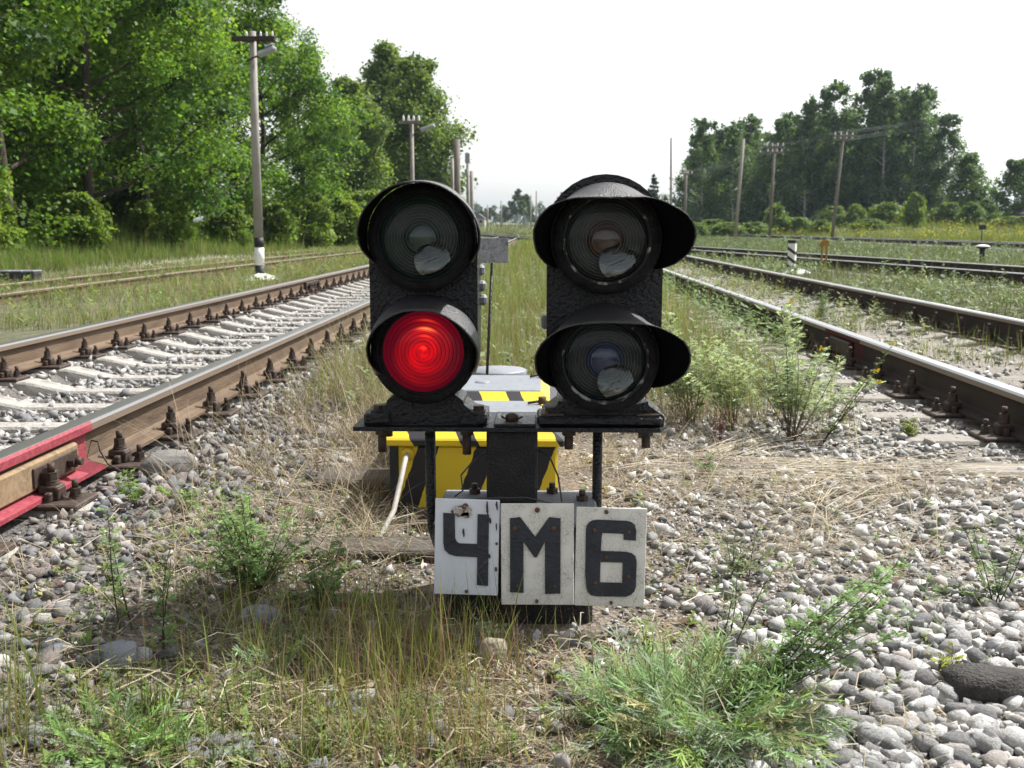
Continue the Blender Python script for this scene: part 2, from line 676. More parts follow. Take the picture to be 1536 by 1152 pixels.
PALE = [(0.36, 0.352, 0.335), (0.45, 0.445, 0.43), (0.30, 0.295, 0.285), (0.54, 0.535, 0.515), (0.23, 0.228, 0.225), (0.33, 0.30, 0.275),
        (0.42, 0.415, 0.40), (0.17, 0.168, 0.168), (0.33, 0.328, 0.32), (0.48, 0.465, 0.435), (0.26, 0.245, 0.235), (0.40, 0.40, 0.40)]
DARK = [(0.145, 0.14, 0.138), (0.18, 0.172, 0.165), (0.11, 0.108, 0.11), (0.215, 0.20, 0.185), (0.17, 0.145, 0.132), (0.24, 0.232, 0.222),
        (0.13, 0.132, 0.138), (0.19, 0.16, 0.145), (0.33, 0.31, 0.285), (0.15, 0.152, 0.16)]
GREY = [(0.27, 0.265, 0.26), (0.33, 0.32, 0.31), (0.20, 0.20, 0.205), (0.40, 0.385, 0.37), (0.24, 0.23, 0.225), (0.30, 0.28, 0.26)]

stones = []   # x, y, radius, palette id, angular


def scatter(n, x0, x1, y0, y1, rlo, rhi, pal, dens=None, logy=True):
    u = rng.random(n)
    ys = y0 * (y1 / y0) ** u if logy else y0 + (y1 - y0) * u
    xs = rng.uniform(x0, x1, n)
    rs = rlo * (rhi / rlo) ** (rng.random(n) ** 1.3)
    keep = np.ones(n, bool) if dens is None else rng.random(n) < dens(xs, ys)
    for a, b_, r_ in zip(xs[keep], ys[keep], rs[keep]):
        stones.append((a, b_, r_, pal))


edge = lambda xs, ys: 0.30 + 0.12 * (ys - 1.6) * (ys < 3) + 0.16 * (ys > 3)


def d_right(xs, ys):
    e = np.where(ys < 2.3, 0.45, np.where(ys < 3.5, 0.25, 0.55))
    d = sstep(-0.22, 0.35, xs - e + 0.5 * (fnoise(xs, ys, 1.4) - 0.5))
    rail = (np.abs(xs - RX0) > 0.085)
    grass = 1 - 0.85 * sstep(4.6, 5.6, ys) * sstep(1.5, 1.2, xs)
    return d * rail * grass * 0.95 + 0.05


def d_left(xs, ys):
    e = np.where(ys < 2.4, -0.98, np.where(ys < 3.2, -0.85, -0.80))
    d = sstep(0.25, -0.25, xs - e + 0.5 * (fnoise(xs, ys, 1.4) - 0.5))
    return d * (np.abs(xs - LX1) > 0.085) * (.45 + .55 * (fnoise(xs, ys, 1.1) > .42))


scatter(10500, 0.0, 2.0, 1.45, 7.5, 0.006, 0.027, 0, d_right)
scatter(2600, 0.35, 1.6, 1.45, 2.4, 0.009, 0.028, 0, d_right)
scatter(9000, 0.0, 2.0, 1.45, 5.0, 0.003, 0.008, 0, d_right)
scatter(2200, 2.0, 3.6, 3.5, 16, 0.010, 0.034, 0, lambda a, b_: (np.abs(a - RX0) > 0.09) * 0.8)
scatter(6800, -1.9, -0.5, 1.55, 6.5, 0.007, 0.028, 1, d_left)
scatter(3500, -1.6, -0.3, 1.5, 4.5, 0.003, 0.009, 1)
scatter(1300, -1.5, -0.75, 3, 16, 0.012, 0.034, 1, lambda a, b_: sstep(-0.7, -1.0, a))
scatter(7000, LX0 + .09, LX1 - .09, 3.0, 26, 0.012, 0.038, 2)
scatter(1500, -3.9, LX0 - .09, 6, 26, 0.014, 0.032, 2)
scatter(7000, -1.1, 0.7, 1.45, 4.6, 0.002, 0.008, 0)
scatter(1700, -1.0, 0.5, 2.5, 5.2, 0.007, 0.022, 0, lambda a, b_: 0.25 + 0.6 * (fnoise(a, b_, 1.3) > 0.5))
scatter(300, -0.9, 0.2, 1.5, 2.5, 0.008, 0.024, 0, lambda a, b_: 0.45 + 0 * a)
scatter(220, -0.9, 0.2, 1.5, 2.5, 0.010, 0.03, 1, lambda a, b_: 0.45 + 0 * a)
st = np.array(stones)
# keep the footprint of the signal and the boxes free
keep = ~((st[:, 0] > -0.27) & (st[:, 0] < 0.15) & (st[:, 1] > 2.27) & (st[:, 1] < 2.66))
keep &= ~((st[:, 0] > -0.52) & (st[:, 0] < 0.10) & (st[:, 1] > 3.14) & (st[:, 1] < 4.3))
st = st[keep]
dist = np.hypot(st[:, 0], st[:, 1])
inview = np.abs(st[:, 0] / st[:, 1] + 0.02) < 0.515
app = st[:, 2] / dist * inview * (st[:, 1] > 1.62)
order = np.argsort(-app)
big, rest = order[:300], order[300:]
PALS = [PALE, DARK, GREY]
m_stone = [stone_mat('pale_pebble', PALE), stone_mat('dark_ballast', DARK), stone_mat('grey_ballast', GREY)]
m_gravel = stone_mat('gravel_mix', None, True)
big_meshes = {}
for p in range(3):
    big_meshes[p] = []
    for k in range(12):
        v, f = rock_variant(2, rng, p != 0 or k % 3 == 0)
        big_meshes[p].append(np_mesh('stone', v, f, m_stone[p], None, False))
for i in big:
    x_, y_, r_, p_ = st[i]
    o = bpy.data.objects.new('stone', big_meshes[int(p_)][rng.integers(12)])
    COL.objects.link(o)
    o.parent = ground
    o.location = (x_, y_, float(gz(x_, y_)) + r_ * rng.uniform(0.15, 0.55))
    o.scale = (r_, r_, r_)
    o.rotation_euler = (rng.normal(0, .35), rng.normal(0, .35), rng.uniform(0, 6.28))


def stone_soup(idx, sub, nvar):
    Vs, Fs, Cs, base = [], [], [], 0
    for k in range(nvar):
        sel = idx[np.arange(len(idx)) % nvar == k]
        if len(sel) == 0:
            continue
        s_ = st[sel]
        v, f = rock_variant(sub, rng, k % 3 != 0)
        R = rand_rot(len(sel), rng, 0.6)
        P = np.einsum('nij,vj->nvi', R, v) * s_[:, 2][:, None, None]
        z = gz(s_[:, 0], s_[:, 1]) + s_[:, 2] * rng.uniform(0.05, 0.6, len(sel))
        P += np.stack([s_[:, 0], s_[:, 1], z], 1)[:, None, :]
        col = np.zeros((len(sel), 3))
        for p in range(3):
            mk = s_[:, 3] == p
            arr = np.array(PALS[p])
            col[mk] = arr[rng.integers(0, len(arr), mk.sum())]
        col *= rng.uniform(0.8, 1.15, (len(sel), 1))
        Vs.append(P.reshape(-1, 3))
        Cs.append(np.repeat(col, len(v), 0))
        Fs.append((f[None] + (base + np.arange(len(sel)) * len(v))[:, None, None]).reshape(-1, 3))
        base += len(sel) * len(v)
    return np.concatenate(Vs), np.concatenate(Fs), np.concatenate(Cs)


near = rest[(dist[rest] < 4.2) & (st[rest, 2] > 0.009)]
far = np.setdiff1d(rest, near)
a = stone_soup(near, 1, 40)
b_ = stone_soup(far, 0, 24)
gv = np.concatenate([a[0], b_[0]])
gf = np.concatenate([a[1], b_[1] + len(a[0])])
gc = np.concatenate([a[2], b_[2]])
gravel = add_obj('gravel', np_mesh('gravel', gv, gf, m_gravel, gc, False), ground)
tag(gravel, kind='stuff')

# ------------------------------------------------------------------ railway tracks
m_rust = mat('rail_rust', (0.118, 0.080, 0.050), 0.75, 0.0, 0.25, (0.058, 0.038, 0.027), 4, 0.35, 120, var2=(0.145, 0.102, 0.066), stretch=(1, 0.15, 1))
m_shadedrust = mat('rail_shaded_rust', (0.030, 0.024, 0.021), 0.8, 0.0, 0.2, (0.055, 0.040, 0.031), 6, 0.3, 180, stretch=(1, 0.15, 1))  # rust darkened to carry the shade on these rails; lamp pole crossarm reuses it
m_steel = mat('rail_running_steel', (0.30, 0.30, 0.30), 0.36, 0.9, 0.5, (0.30, 0.29, 0.28), 5, 0.05, 200, stretch=(1, 0.05, 1))
m_bright = mat('rail_polished_steel', (0.62, 0.62, 0.62), 0.28, 0.95, 0.5, (0.5, 0.49, 0.48), 5, 0.03, 200, stretch=(1, 0.05, 1))
m_headworn = mat('rail_head_worn', (0.22, 0.175, 0.14), 0.5, 0.3, 0.4, (0.20, 0.15, 0.11), 8, 0.1, 200, stretch=(1, 0.1, 1))
m_concrete = mat('sleeper_concrete', (0.30, 0.285, 0.26), 0.9, 0, 0.2, (0.17, 0.155, 0.14), 5, 0.6, 90, var2=(0.36, 0.345, 0.315))
m_concrete_old = mat('sleeper_concrete_old', (0.24, 0.22, 0.195), 0.9, 0, 0.2, (0.15, 0.135, 0.12), 5, 0.5, 120, var2=(0.29, 0.27, 0.24))
m_wood = mat('weathered_timber', (0.16, 0.125, 0.10), 0.9, 0, 0.15, (0.075, 0.06, 0.05), 7, 0.7, 90, var2=(0.24, 0.20, 0.165), stretch=(0.25, 3, 3))
m_iron = mat('oily_iron', (0.035, 0.026, 0.022), 0.6, 0.2, 0.4, (0.075, 0.048, 0.034), 40, 0.4, 220)
m_red = mat('red_paint', (0.24, 0.024, 0.045), 0.55, 0, 0.35, (0.17, 0.022, 0.035), 12, 0.25, 150, var2=(0.28, 0.06, 0.07))
m_redshade = mat('shaded_red_paint', (0.085, 0.018, 0.018), 0.8, 0, 0.2, (0.045, 0.025, 0.02), 9, 0.25, 150)  # red paint darkened to carry the shade on the rail side
m_fish = mat('fishplate_composite', (0.20, 0.135, 0.075), 0.8, 0, 0.2, (0.13, 0.088, 0.055), 9, 0.25, 60, var2=(0.25, 0.18, 0.11))

PROFILE = [(-.0375, -.011), (-.031, -.001), (-.02, 0), (.02, 0), (.031, -.001), (.0375, -.011), (.0365, -.036), (.013, -.049), (.0095, -.062),
           (.0095, -.142), (.022, -.156), (.075, -.168), (.075, -.18), (-.075, -.18), (-.075, -.168), (-.022, -.156), (-.0095, -.142),
           (-.0095, -.062), (-.013, -.049), (-.0365, -.036)]


def sweep(path, prof, ztop, mb=None, mids=None):
    mb = mb or MB()
    n = len(prof)
    vs, fs, ms = [], [], []
    for i, p in enumerate(path):
        a, b_ = path[max(i - 1, 0)], path[min(i + 1, len(path) - 1)]
        d = Vector((b_[0] - a[0], b_[1] - a[1])).normalized()
        nrm = (d[1], -d[0])
        for u, w in prof:
            vs.append((p[0] + nrm[0] * u, p[1] + nrm[1] * u, (p[2] if len(p) > 2 else ztop) + w))
    for i in range(len(path) - 1):
        for k in range(n):
            k1 = (k + 1) % n
            fs.append((i * n + k, (i + 1) * n + k, (i + 1) * n + k1, i * n + k1))
            ms.append(mids[k] if mids else 0)
    b0 = len(mb.v)
    mb._add(vs, fs, 0)
    mb.mi[-len(fs):] = ms
    mb.f.append(tuple(b0 + k for k in range(n)))
    mb.f.append(tuple(b0 + (len(path) - 1) * n + k for k in range(n))[::-1])
    mb.mi += [0, 0]
    mb.sm += [False, False]
    return mb


MIDS = [1, 1, 1, 1, 1, 2] + [0] * 13 + [2]


def fastening_mesh(side):
    """KB rail fastening seen from one side of the rail (side=+1: lies to +x of the rail)"""
    s = side
    a = MB()
    x = lambda u: u * s

    def bx(u0, u1, y0, y1, z0, z1, bev=0.004):
        lo, hi = sorted((x(u0), x(u1)))
        a.box(lo, hi, y0, y1, z0, z1, 0, bev)
    bx(0.05, 0.20, -0.085, 0.085, -0.200, -0.181, 0.005)        # base plate
    bx(0.080, 0.102, -0.055, 0.055, -0.181, -0.150, 0.004)      # shoulder rib
    bx(0.050, 0.115, -0.030, 0.030, -0.160, -0.132, 0.005)      # clip
    bx(0.098, 0.118, -0.028, 0.028, -0.181, -0.140, 0.003)
    return a


def bolt_mb(a, cx, cy, z0, k=1.0):
    a.lathe((cx, cy, z0), [(0.0, 0), (.024 * k, 0), (.024 * k, .008 * k), (.021 * k, .010 * k), (.023 * k, .013 * k), (.021 * k, .017 * k)], 10, 'z')
    a.hexbolt((cx, cy, z0 + .015 * k), (0, 0, 1), .020 * k, .026 * k)
    a.hexbolt((cx, cy, z0 + .040 * k), (0, 0, 1), .0115 * k, .030 * k, 8)
    return a


def mesh_of(mb, mats, name):
    o = mb.build(name, mats, None)
    me = o.data
    bpy.data.objects.remove(o)
    return me


fast_me, boltA_me, boltB_me, fast_full = {}, {}, {}, {}
for s in (-1, 1):
    fast_me[s] = mesh_of(fastening_mesh(s), m_iron, 'rail_fastening')
    boltA_me[s] = mesh_of(bolt_mb(MB(), s * 0.085, 0, -0.134, 1.05), m_iron, 'bolt')
    boltB_me[s] = mesh_of(bolt_mb(MB(), s * 0.155, 0.012, -0.184, 0.95), m_iron, 'bolt')
    full = fastening_mesh(s)
    bolt_mb(full, s * 0.085, 0, -0.134, 1.05)
    bolt_mb(full, s * 0.155, 0.012, -0.184, 0.95)
    fast_full[s] = mesh_of(full, m_iron, 'rail_fastening')


def sleeper_mesh(m, wood=False):
    a = MB()
    if wood:
        a.box(-1.35, 1.35, -0.115, 0.115, -0.13, 0, 0, 0.012)
        return mesh_of(a, m, 'sleeper')
    xs = [-1.35, -1.28, -0.55, -0.30, 0.30, 0.55, 1.28, 1.35]
    zt = [-0.03, 0.0, 0.0, -0.055, -0.055, 0.0, 0.0, -0.03]
    hw = [0.075, 0.085, 0.09, 0.075, 0.075, 0.09, 0.085, 0.075]
    vs, fs = [], []
    for xx, z, w in zip(xs, zt, hw):
        vs += [(xx, -w - .05, -.19), (xx, -w, z - .012), (xx, -w + .012, z), (xx, w - .012, z), (xx, w, z - .012), (xx, w + .05, -.19)]
    for i in range(len(xs) - 1):
        for k in range(5):
            fs.append((i * 6 + k, i * 6 + k + 1, (i + 1) * 6 + k + 1, (i + 1) * 6 + k)[::-1])
    fs.append((0, 1, 2, 3, 4, 5)[::-1])
    e = (len(xs) - 1) * 6
    fs.append((e, e + 1, e + 2, e + 3, e + 4, e + 5))
    a._add(vs, fs)
    return mesh_of(a, m, 'sleeper')


def part(name, me, parent, loc, rz=0.0):
    o = add_obj(name, me, parent)
    o.location = Vector(loc) - wl(parent)
    o.rotation_euler = (0, 0, rz)
    return o


def straight(x, y0, y1, n=2):
    return [(x, y0 + (y1 - y0) * k / (n - 1)) for k in range(n)]


# left track: pale concrete sleepers, brown rails
SL = sleeper_mesh(m_concrete)
left_track = thing('railway_track', 'railway track with pale concrete sleepers and brown rails left of the signal', 'railway track', ((LX0 + LX1) / 2, 3, 0))


def far_path(x, bend):
    p = [(x, -4.0), (x, 40.0), (x, 70.0)]
    for k in range(1, 9):
        yy = 70 + k * 8
        p.append((x - bend * (k * 8) ** 2, yy))
    return p


for xx in (LX0, LX1):
    r = sweep(far_path(xx, 0.0007), PROFILE, RAIL_Z, None, MIDS).build('rail', [m_rust, m_steel, m_headworn], left_track)
    if xx == LX1:
        rail_near = r
ys_l = [3.21 + 0.543 * k for k in range(-3, 70)]
for k, yy in enumerate(ys_l):
    part('sleeper', SL, left_track, ((LX0 + LX1) / 2 + rng.normal(0, .006), yy, RAIL_Z - 0.2), rng.normal(0, .006))
for xx in (LX0, LX1):
    for yy in ys_l:
        if yy > 30:
            continue
        for s in (-1, 1):
            if xx == LX1 and s == -1 and yy > 14:
                continue
            if xx == LX0 and s == -1 and yy > 10:
                continue
            if yy < 9:
                fo = part('rail_fastening', fast_me[s], left_track, (xx, yy, RAIL_Z))
                part('bolt', boltA_me[s], fo, (xx, yy, RAIL_Z))
                part('bolt', boltB_me[s], fo, (xx, yy, RAIL_Z))
            else:
                part('rail_fastening', fast_full[s], left_track, (xx, yy, RAIL_Z))
# insulated joint on the near rail: red paint, composite fishplate, washer plate, bolts, bond wire
red_prof = [(u * 1.0 + (0.0018 if u > 0 else -0.0018), w + 0.0) for u, w in PROFILE[4:13]]
paint = MB()
for seg, (ya, yb) in (((0, 3), (2.0, 3.63)), ((2, 7), (3.50, 3.63)), ((5, 8), (2.0, 3.63))):
    pr_ = PROFILE[4:13][seg[0]:seg[1] + 1]
    vs, fs = [], []
    for yy in (ya, yb):
        for u, w in pr_:
            vs.append((LX1 + u + 0.0022, yy, RAIL_Z + w + (0.0022 if w < -.14 and w > -.17 else 0)))
    n = len(pr_)
    for k in range(n - 1):
        fs.append((k, n + k, n + k + 1, k + 1))
    paint._add(vs, fs)
po = paint.build('painted_band', m_red, rail_near)
po['label'] = 'dull red paint on the rail beside the joint'
fp = MB().box(LX1 + .013, LX1 + .046, 2.55, 3.50, RAIL_Z - .150, RAIL_Z - .052, 0, 0.008).build('fishplate', m_fish, rail_near)
jw = MB().box(LX1 + .046, LX1 + .054, 3.16, 3.47, RAIL_Z - .135, RAIL_Z - .07, 0, 0.002).build('washer_plate', m_iron, rail_near)
for yy in (3.22, 3.405):
    jb = MB()
    jb.hexbolt((LX1 + .054, yy, RAIL_Z - .10), (1, 0, 0), .024, .024)
    jb.hexbolt((LX1 + .078, yy, RAIL_Z - .10), (1, 0, 0), .014, .022, 10)
    jb.build('joint_bolt', m_iron, rail_near)
MB().tube([(LX1 + .01, 3.68, RAIL_Z - .085), (LX1 + .045, 3.66, RAIL_Z - .085), (LX1 + .05, 3.66, RAIL_Z - .12), (LX1 + .085, 3.64, RAIL_Z - .165),
           (LX1 + .18, 3.60, RAIL_Z - .20), (LX1 + .27, 3.62, RAIL_Z - .215)], .0035, 6).build('bond_wire', m_iron, rail_near)
fo = MB()
fo.box(LX0 + .012, LX0 + .05, 14.0, 14.75, RAIL_Z - .15, RAIL_Z - .05, 0, .005)
for k in range(4):
    fo.hexbolt((LX0 + .05, 14.1 + k * .18, RAIL_Z - .1), (1, 0, 0), .026, .03)
fo.build('joint_bar', m_iron, left_track)

# right track: overgrown, the rails' own shade painted into their dark rust
right_track = thing('railway_track', 'overgrown railway track with dark rails just right of the signal', 'railway track', ((RX0 + RX1) / 2, 4, 0))
SR = sleeper_mesh(m_concrete_old)
for xx in (RX0, RX1):
    r = sweep(far_path(xx, 0.0), PROFILE, RAIL_Z, None, MIDS).build('rail', [m_shadedrust, m_bright, m_headworn], right_track)
    if xx == RX0:
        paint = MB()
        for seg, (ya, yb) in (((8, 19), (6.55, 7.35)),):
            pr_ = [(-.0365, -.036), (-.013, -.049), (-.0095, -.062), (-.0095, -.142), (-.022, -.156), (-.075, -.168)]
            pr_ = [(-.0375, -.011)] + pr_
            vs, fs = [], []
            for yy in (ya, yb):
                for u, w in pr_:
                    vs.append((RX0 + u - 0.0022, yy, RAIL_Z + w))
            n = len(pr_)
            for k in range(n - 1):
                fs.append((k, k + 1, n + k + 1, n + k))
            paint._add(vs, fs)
        paint.build('painted_band', m_redshade, r)['label'] = 'red paint on the rail side, its shade darkened into the colour'
        MB().box(RX0 - .05, RX0 - .013, 6.75, 7.2, RAIL_Z - .15, RAIL_Z - .052, 0, .008).build('fishplate', m_iron, r)
ys_r = [3.26 + 0.555 * k for k in range(-2, 45)]
for yy in ys_r:
    part('sleeper', SR, right_track, ((RX0 + RX1) / 2 + rng.normal(0, .01), yy, RAIL_Z - 0.2), rng.normal(0, .012))
for xx in (RX0, RX1):
    for yy in ys_r:
        if yy > 16:
            continue
        s = -1
        if yy < 9 and xx == RX0:
            fo = part('rail_fastening', fast_me[s], right_track, (xx, yy, RAIL_Z))
            part('bolt', boltA_me[s], fo, (xx, yy, RAIL_Z))
            part('bolt', boltB_me[s], fo, (xx, yy, RAIL_Z))
        else:
            part('rail_fastening', fast_full[s], right_track, (xx, yy, RAIL_Z))
        if yy < 9:
            part('rail_fastening', fast_full[1], right_track, (xx, yy, RAIL_Z))

# far-left siding, rails low in the grass
siding = thing('railway_track', 'old overgrown siding with rusty rail in grass at far left', 'railway track', ((FX0 + FX1) / 2, 12, 0))
SW = sleeper_mesh(m_wood, True)
for xx in (FX0, FX1):
    zt = 0.075 if xx == FX1 else 0.03
    sweep([(xx - .12, 4), (xx - .02, 12), (xx, 20), (xx + .55, 35), (xx + 1.9, 60), (xx + 3.4, 80)], PROFILE, zt, None, MIDS).build('rail', [m_rust, m_headworn, m_rust], siding)
for k in range(40):
    yy = 9 + k * 0.62
    part('sleeper', SW, siding, ((FX0 + FX1) / 2 + (0 if yy < 20 else .55 * (yy - 20) / 15) + rng.normal(0, .03), yy, -0.105), rng.normal(0, .02))

# ladder track and far-right track
ladder = thing('railway_track', 'ladder track slanting behind the black and white post', 'railway track', (6.5, 22, 0))
for off in (0.0, -1.61):
    sweep([(t3x(yy) + off, yy, RAIL_Z + .06) for yy in (8, 17, 40, 60, 80, 100, 130)], PROFILE, RAIL_Z, None, MIDS).build('rail', [m_shadedrust, m_bright, m_shadedrust], ladder)
SF = sleeper_mesh(m_concrete_old, True)
for k in range(90):
    yy = 12 + k * 0.6
    part('sleeper', SF, ladder, (t3x(yy) - .8, yy, RAIL_Z - .135), math.atan(.1546) + rng.normal(0, .02))
outer = thing('railway_track', 'farthest track at right edge below the yellow flowering field', 'railway track', (18.5, 36, 0))
for off in (0.0, 1.6):
    sweep([(t4x(yy) + off, yy, RAIL_Z + .10) for yy in (20, 38, 80, 150)], PROFILE, RAIL_Z, None, MIDS).build('rail', [m_shadedrust, m_bright, m_shadedrust], outer)
for k in range(70):
    yy = 28 + k * 0.62
    part('sleeper', SL, outer, (t4x(yy) + .45, yy, RAIL_Z - .09), .03 + rng.normal(0, .02))

# ------------------------------------------------------------------ dwarf signal
m_black = mat('tarry_black_paint', (0.004, 0.005, 0.008), 0.27, 0, 0.42, (0.009, 0.010, 0.014), 25, 1.0, 120, var2=(0.004, 0.004, 0.006))
m_black2 = mat('visor_black_paint', (0.018, 0.018, 0.021), 0.42, 0, 0.6, (0.030, 0.029, 0.030), 30, 0.5, 200)
m_inside = mat('visor_shade_black', (0.003, 0.003, 0.0035), 0.9, 0, 0.03)  # inside of the hoods: their shade put into a blacker colour
m_postblk = mat('post_black_paint', (0.006, 0.006, 0.008), 0.42, 0, 0.35, (0.022, 0.020, 0.019), 20, 0.7, 240)
m_bezel = mat('bezel_flaking_paint', (0.005, 0.005, 0.006), 0.6, 0, 0.12, (0.014, 0.014, 0.015), 30, 0.6, 200)
m_flake = mat('seal_flaking_grey', (0.012, 0.012, 0.013), 0.7, 0, 0.3, (0.26, 0.25, 0.235), 26, 0.5, 150, lo=0.53, hi=0.60, detail=9)
m_greyp = mat('grey_paint', (0.165, 0.178, 0.20), 0.5, 0, 0.4, (0.125, 0.135, 0.155), 9, 0.15, 120, var2=(0.20, 0.212, 0.235))
m_greyc = mat('grey_foundation', (0.20, 0.21, 0.225), 0.75, 0, 0.3, (0.14, 0.145, 0.155), 9, 0.35, 120)
m_bulbrefl = mat('dish_black', (0.006, 0.008, 0.008), 0.35, 0, 0.35)
m_refldisc = mat('glass_back_reflection', (0.13, 0.135, 0.135), 0.16, 0.95, 0.5)  # for a disc added inside the unlit lenses in place of a reflection

m_glass = bpy.data.materials.new('clear_lens_glass')
m_glass.use_nodes = True
nt = m_glass.node_tree
for nd in list(nt.nodes):
    if nd.type == 'BSDF_PRINCIPLED':
        nt.nodes.remove(nd)
go_, gt, gg, gf_, gm = (nt.nodes['Material Output'], nt.nodes.new('ShaderNodeBsdfTransparent'), nt.nodes.new('ShaderNodeBsdfGlossy'),
                        nt.nodes.new('ShaderNodeFresnel'), nt.nodes.new('ShaderNodeMixShader'))
gt.inputs['Color'].default_value = (0.80, 0.84, 0.83, 1)
gg.inputs['Roughness'].default_value = 0.03
gf_.inputs['IOR'].default_value = 1.27
lnk(nt, gf_.outputs[0], gm.inputs[0])
lnk(nt, gt.outputs[0], gm.inputs[1])
lnk(nt, gg.outputs[0], gm.inputs[2])
lnk(nt, gm.outputs[0], go_.inputs['Surface'])
m_glassedge = mat('lens_ring_edge', (0.26, 0.27, 0.26), 0.3, 0, 0.5)


def tinted(name, col):
    return mat(name, col, 0.08, 0, 0.6, coat=0.5)


m_lens_green, m_lens_amber, m_lens_blue = tinted('dark_green_lens', (0.008, 0.035, 0.030)), tinted('dark_red_lens', (0.045, 0.010, 0.008)), tinted('dark_blue_lens', (0.010, 0.025, 0.10))

m_dishg = mat('dish_green_black', (0.003, 0.016, 0.012), 0.4, 0, 0.3)
m_dishb = mat('dish_blue_black', (0.004, 0.007, 0.012), 0.4, 0, 0.3)
m_redlens = bpy.data.materials.new('lit_red_lens')
m_redlens.use_nodes = True
nt = m_redlens.node_tree
b = nt.nodes['Principled BSDF']
b.inputs['Base Color'].default_value = (0.05, 0.0003, 0.0008, 1)
b.inputs['Roughness'].default_value = 0.15
b.inputs['Specular IOR Level'].default_value = 0.12
at = nt.nodes.new('ShaderNodeAttribute')
at.attribute_name = 'Col'
lnk(nt, at.outputs['Color'], b.inputs['Emission Color'])
b.inputs['Emission Strength'].default_value = 1.0

m_redring = mat('red_ring_edge', (0.22, 0.012, 0.010), 0.4, 0, .1)
SY = 2.47        # plane of the head fronts
signal = thing('dwarf_signal', 'black twin headed dwarf railway signal showing one lit red lens', 'railway signal', (-0.07, 2.5, 0))

fnd = MB()
fnd.box(-.235, .125, 2.31, 2.59, -.12, .228, 0, .012)
fnd.build('foundation', m_postblk, signal)
fnp = MB()
fnp.box(-.25, .14, 2.30, 2.60, .2285, .240, 0, .005)
fnd_top = fnp.build('foundation_plate', m_greyc, signal)
for (xx, yy) in ((-.170, 2.56), (.105, 2.50), (-.215, 2.35), (.03, 2.57)):
    a = MB()
    a.hexbolt((xx, yy, .240), (0, 0, 1), .015, .013)
    a.hexbolt((xx, yy, .253), (0, 0, 1), .008, .014, 8)
    a.build('anchor_bolt', m_iron, signal)
post = MB()
post.box(-.134, -.008, 2.46, 2.575, .2405, .425, 0, .006)
post.build('post', m_postblk, signal)
br = MB()
br.prism([(-.461, 2.445), (.292, 2.445), (.312, 2.50), (.312, 2.66), (-.461, 2.66)], .4255, .436)
# prism runs along y; turn it so that the polygon lies in plan
br.v = [(v[0], v[2], v[1]) for v in br.v]
br.f = [f[::-1] for f in br.f]
br.build('bracket_plate', m_black, signal)
MB().box(-.115, -.012, 2.45, 2.62, .4365, .4445, 0, .002).build('cover_strap', m_black, signal)
wnut = MB()
wnut.lathe((-.072, 2.50, .4445), [(0, 0), (.016, 0), (.016, .012), (.008, .018), (0, .02)], 10, 'z')
wnut.tube([(-.098, 2.495, .455), (-.085, 2.498, .447), (-.06, 2.502, .447), (-.046, 2.505, .452)], .003, 6)
wnut.build('lock_pin', m_iron, signal)
# conduits
MB().tube([(-.277, 2.50, .43), (-.277, 2.50, .24), (-.272, 2.49, .17), (-.25, 2.47, .11), (-.21, 2.45, .06), (-.17, 2.44, .03)], .0135, 12).build('cable_conduit', m_black, signal)
MB().tube([(.143, 2.52, .43), (.143, 2.52, .05)], .0125, 12).build('cable_conduit', m_black, signal)
for (xx, yy, l) in ((-.398, 2.50, .045), (.262, 2.50, .03), (-.185, 2.50, .05), (.07, 2.5, .035), (.265, 2.62, .03), (-.40, 2.62, .03)):
    a = MB()
    a.hexbolt((xx, yy, .4255), (0, 0, -1), .0175, .018)
    a.hexbolt((xx, yy, .4075), (0, 0, -1), .011, l, 8)
    a.build('bracket_bolt', m_iron, signal)


def head_outline(cx, zu, zl, hw, r, neck, foot, zb):
    p = []
    for k in range(17):                      # arched top
        t = PI * k / 16
        p.append((cx + r * math.cos(t), zu + r * math.sin(t)))
    p.append((cx - hw, zu - .02))
    p.append((cx - hw, zl))
    for k in range(1, 7):
        t = PI + (PI / 3.2) * k / 6
        p.append((cx + hw * math.cos(t), zl + hw * math.sin(t)))
    p += [(cx - neck, zb + .062), (cx - neck * 1.02, zb + .052), (cx - neck * 1.25, zb + .034), (cx - foot, zb + .026), (cx - foot, zb)]
    q = [(2 * cx - a, b2) for a, b2 in p[17:]][::-1]
    return p + q


def visor(cx, cz, y0, r0, rim, tmax, name, parent, tmin=None, th=.0035, nth=44, ns=8):
    tmin = -tmax if tmin is None else tmin
    mb = MB()
    vs, fs = [], []
    m = ns + 1
    for lay in (0, 1):
        for i in range(nth + 1):
            t = tmin + (tmax - tmin) * i / nth
            r1, L = rim(t)
            for j in range(m):
                s = j / ns
                r = r0 + (r1 - r0) * (s ** 1.25) - lay * th
                yy = y0 - L * s
                vs.append((cx + r * math.sin(t), yy, cz + r * math.cos(t)))
    N = (nth + 1) * m
    for i in range(nth):
        for j in range(ns):
            a, b2, c2, d2 = i * m + j, i * m + j + 1, (i + 1) * m + j + 1, (i + 1) * m + j
            fs.append((a, b2, c2, d2))
            fs.append((N + a, N + d2, N + c2, N + b2))
        a, b2 = i * m + ns, (i + 1) * m + ns
        fs.append((a, N + a, N + b2, b2))
    for j in range(ns):
        fs.append((j, N + j, N + j + 1, j + 1))
        e = nth * m
        fs.append((e + j, e + j + 1, N + e + j + 1, N + e + j))
    mb._add(vs, fs, 0, True)
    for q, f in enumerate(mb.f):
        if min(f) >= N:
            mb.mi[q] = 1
    return mb.build(name, [m_black2, m_inside], parent)


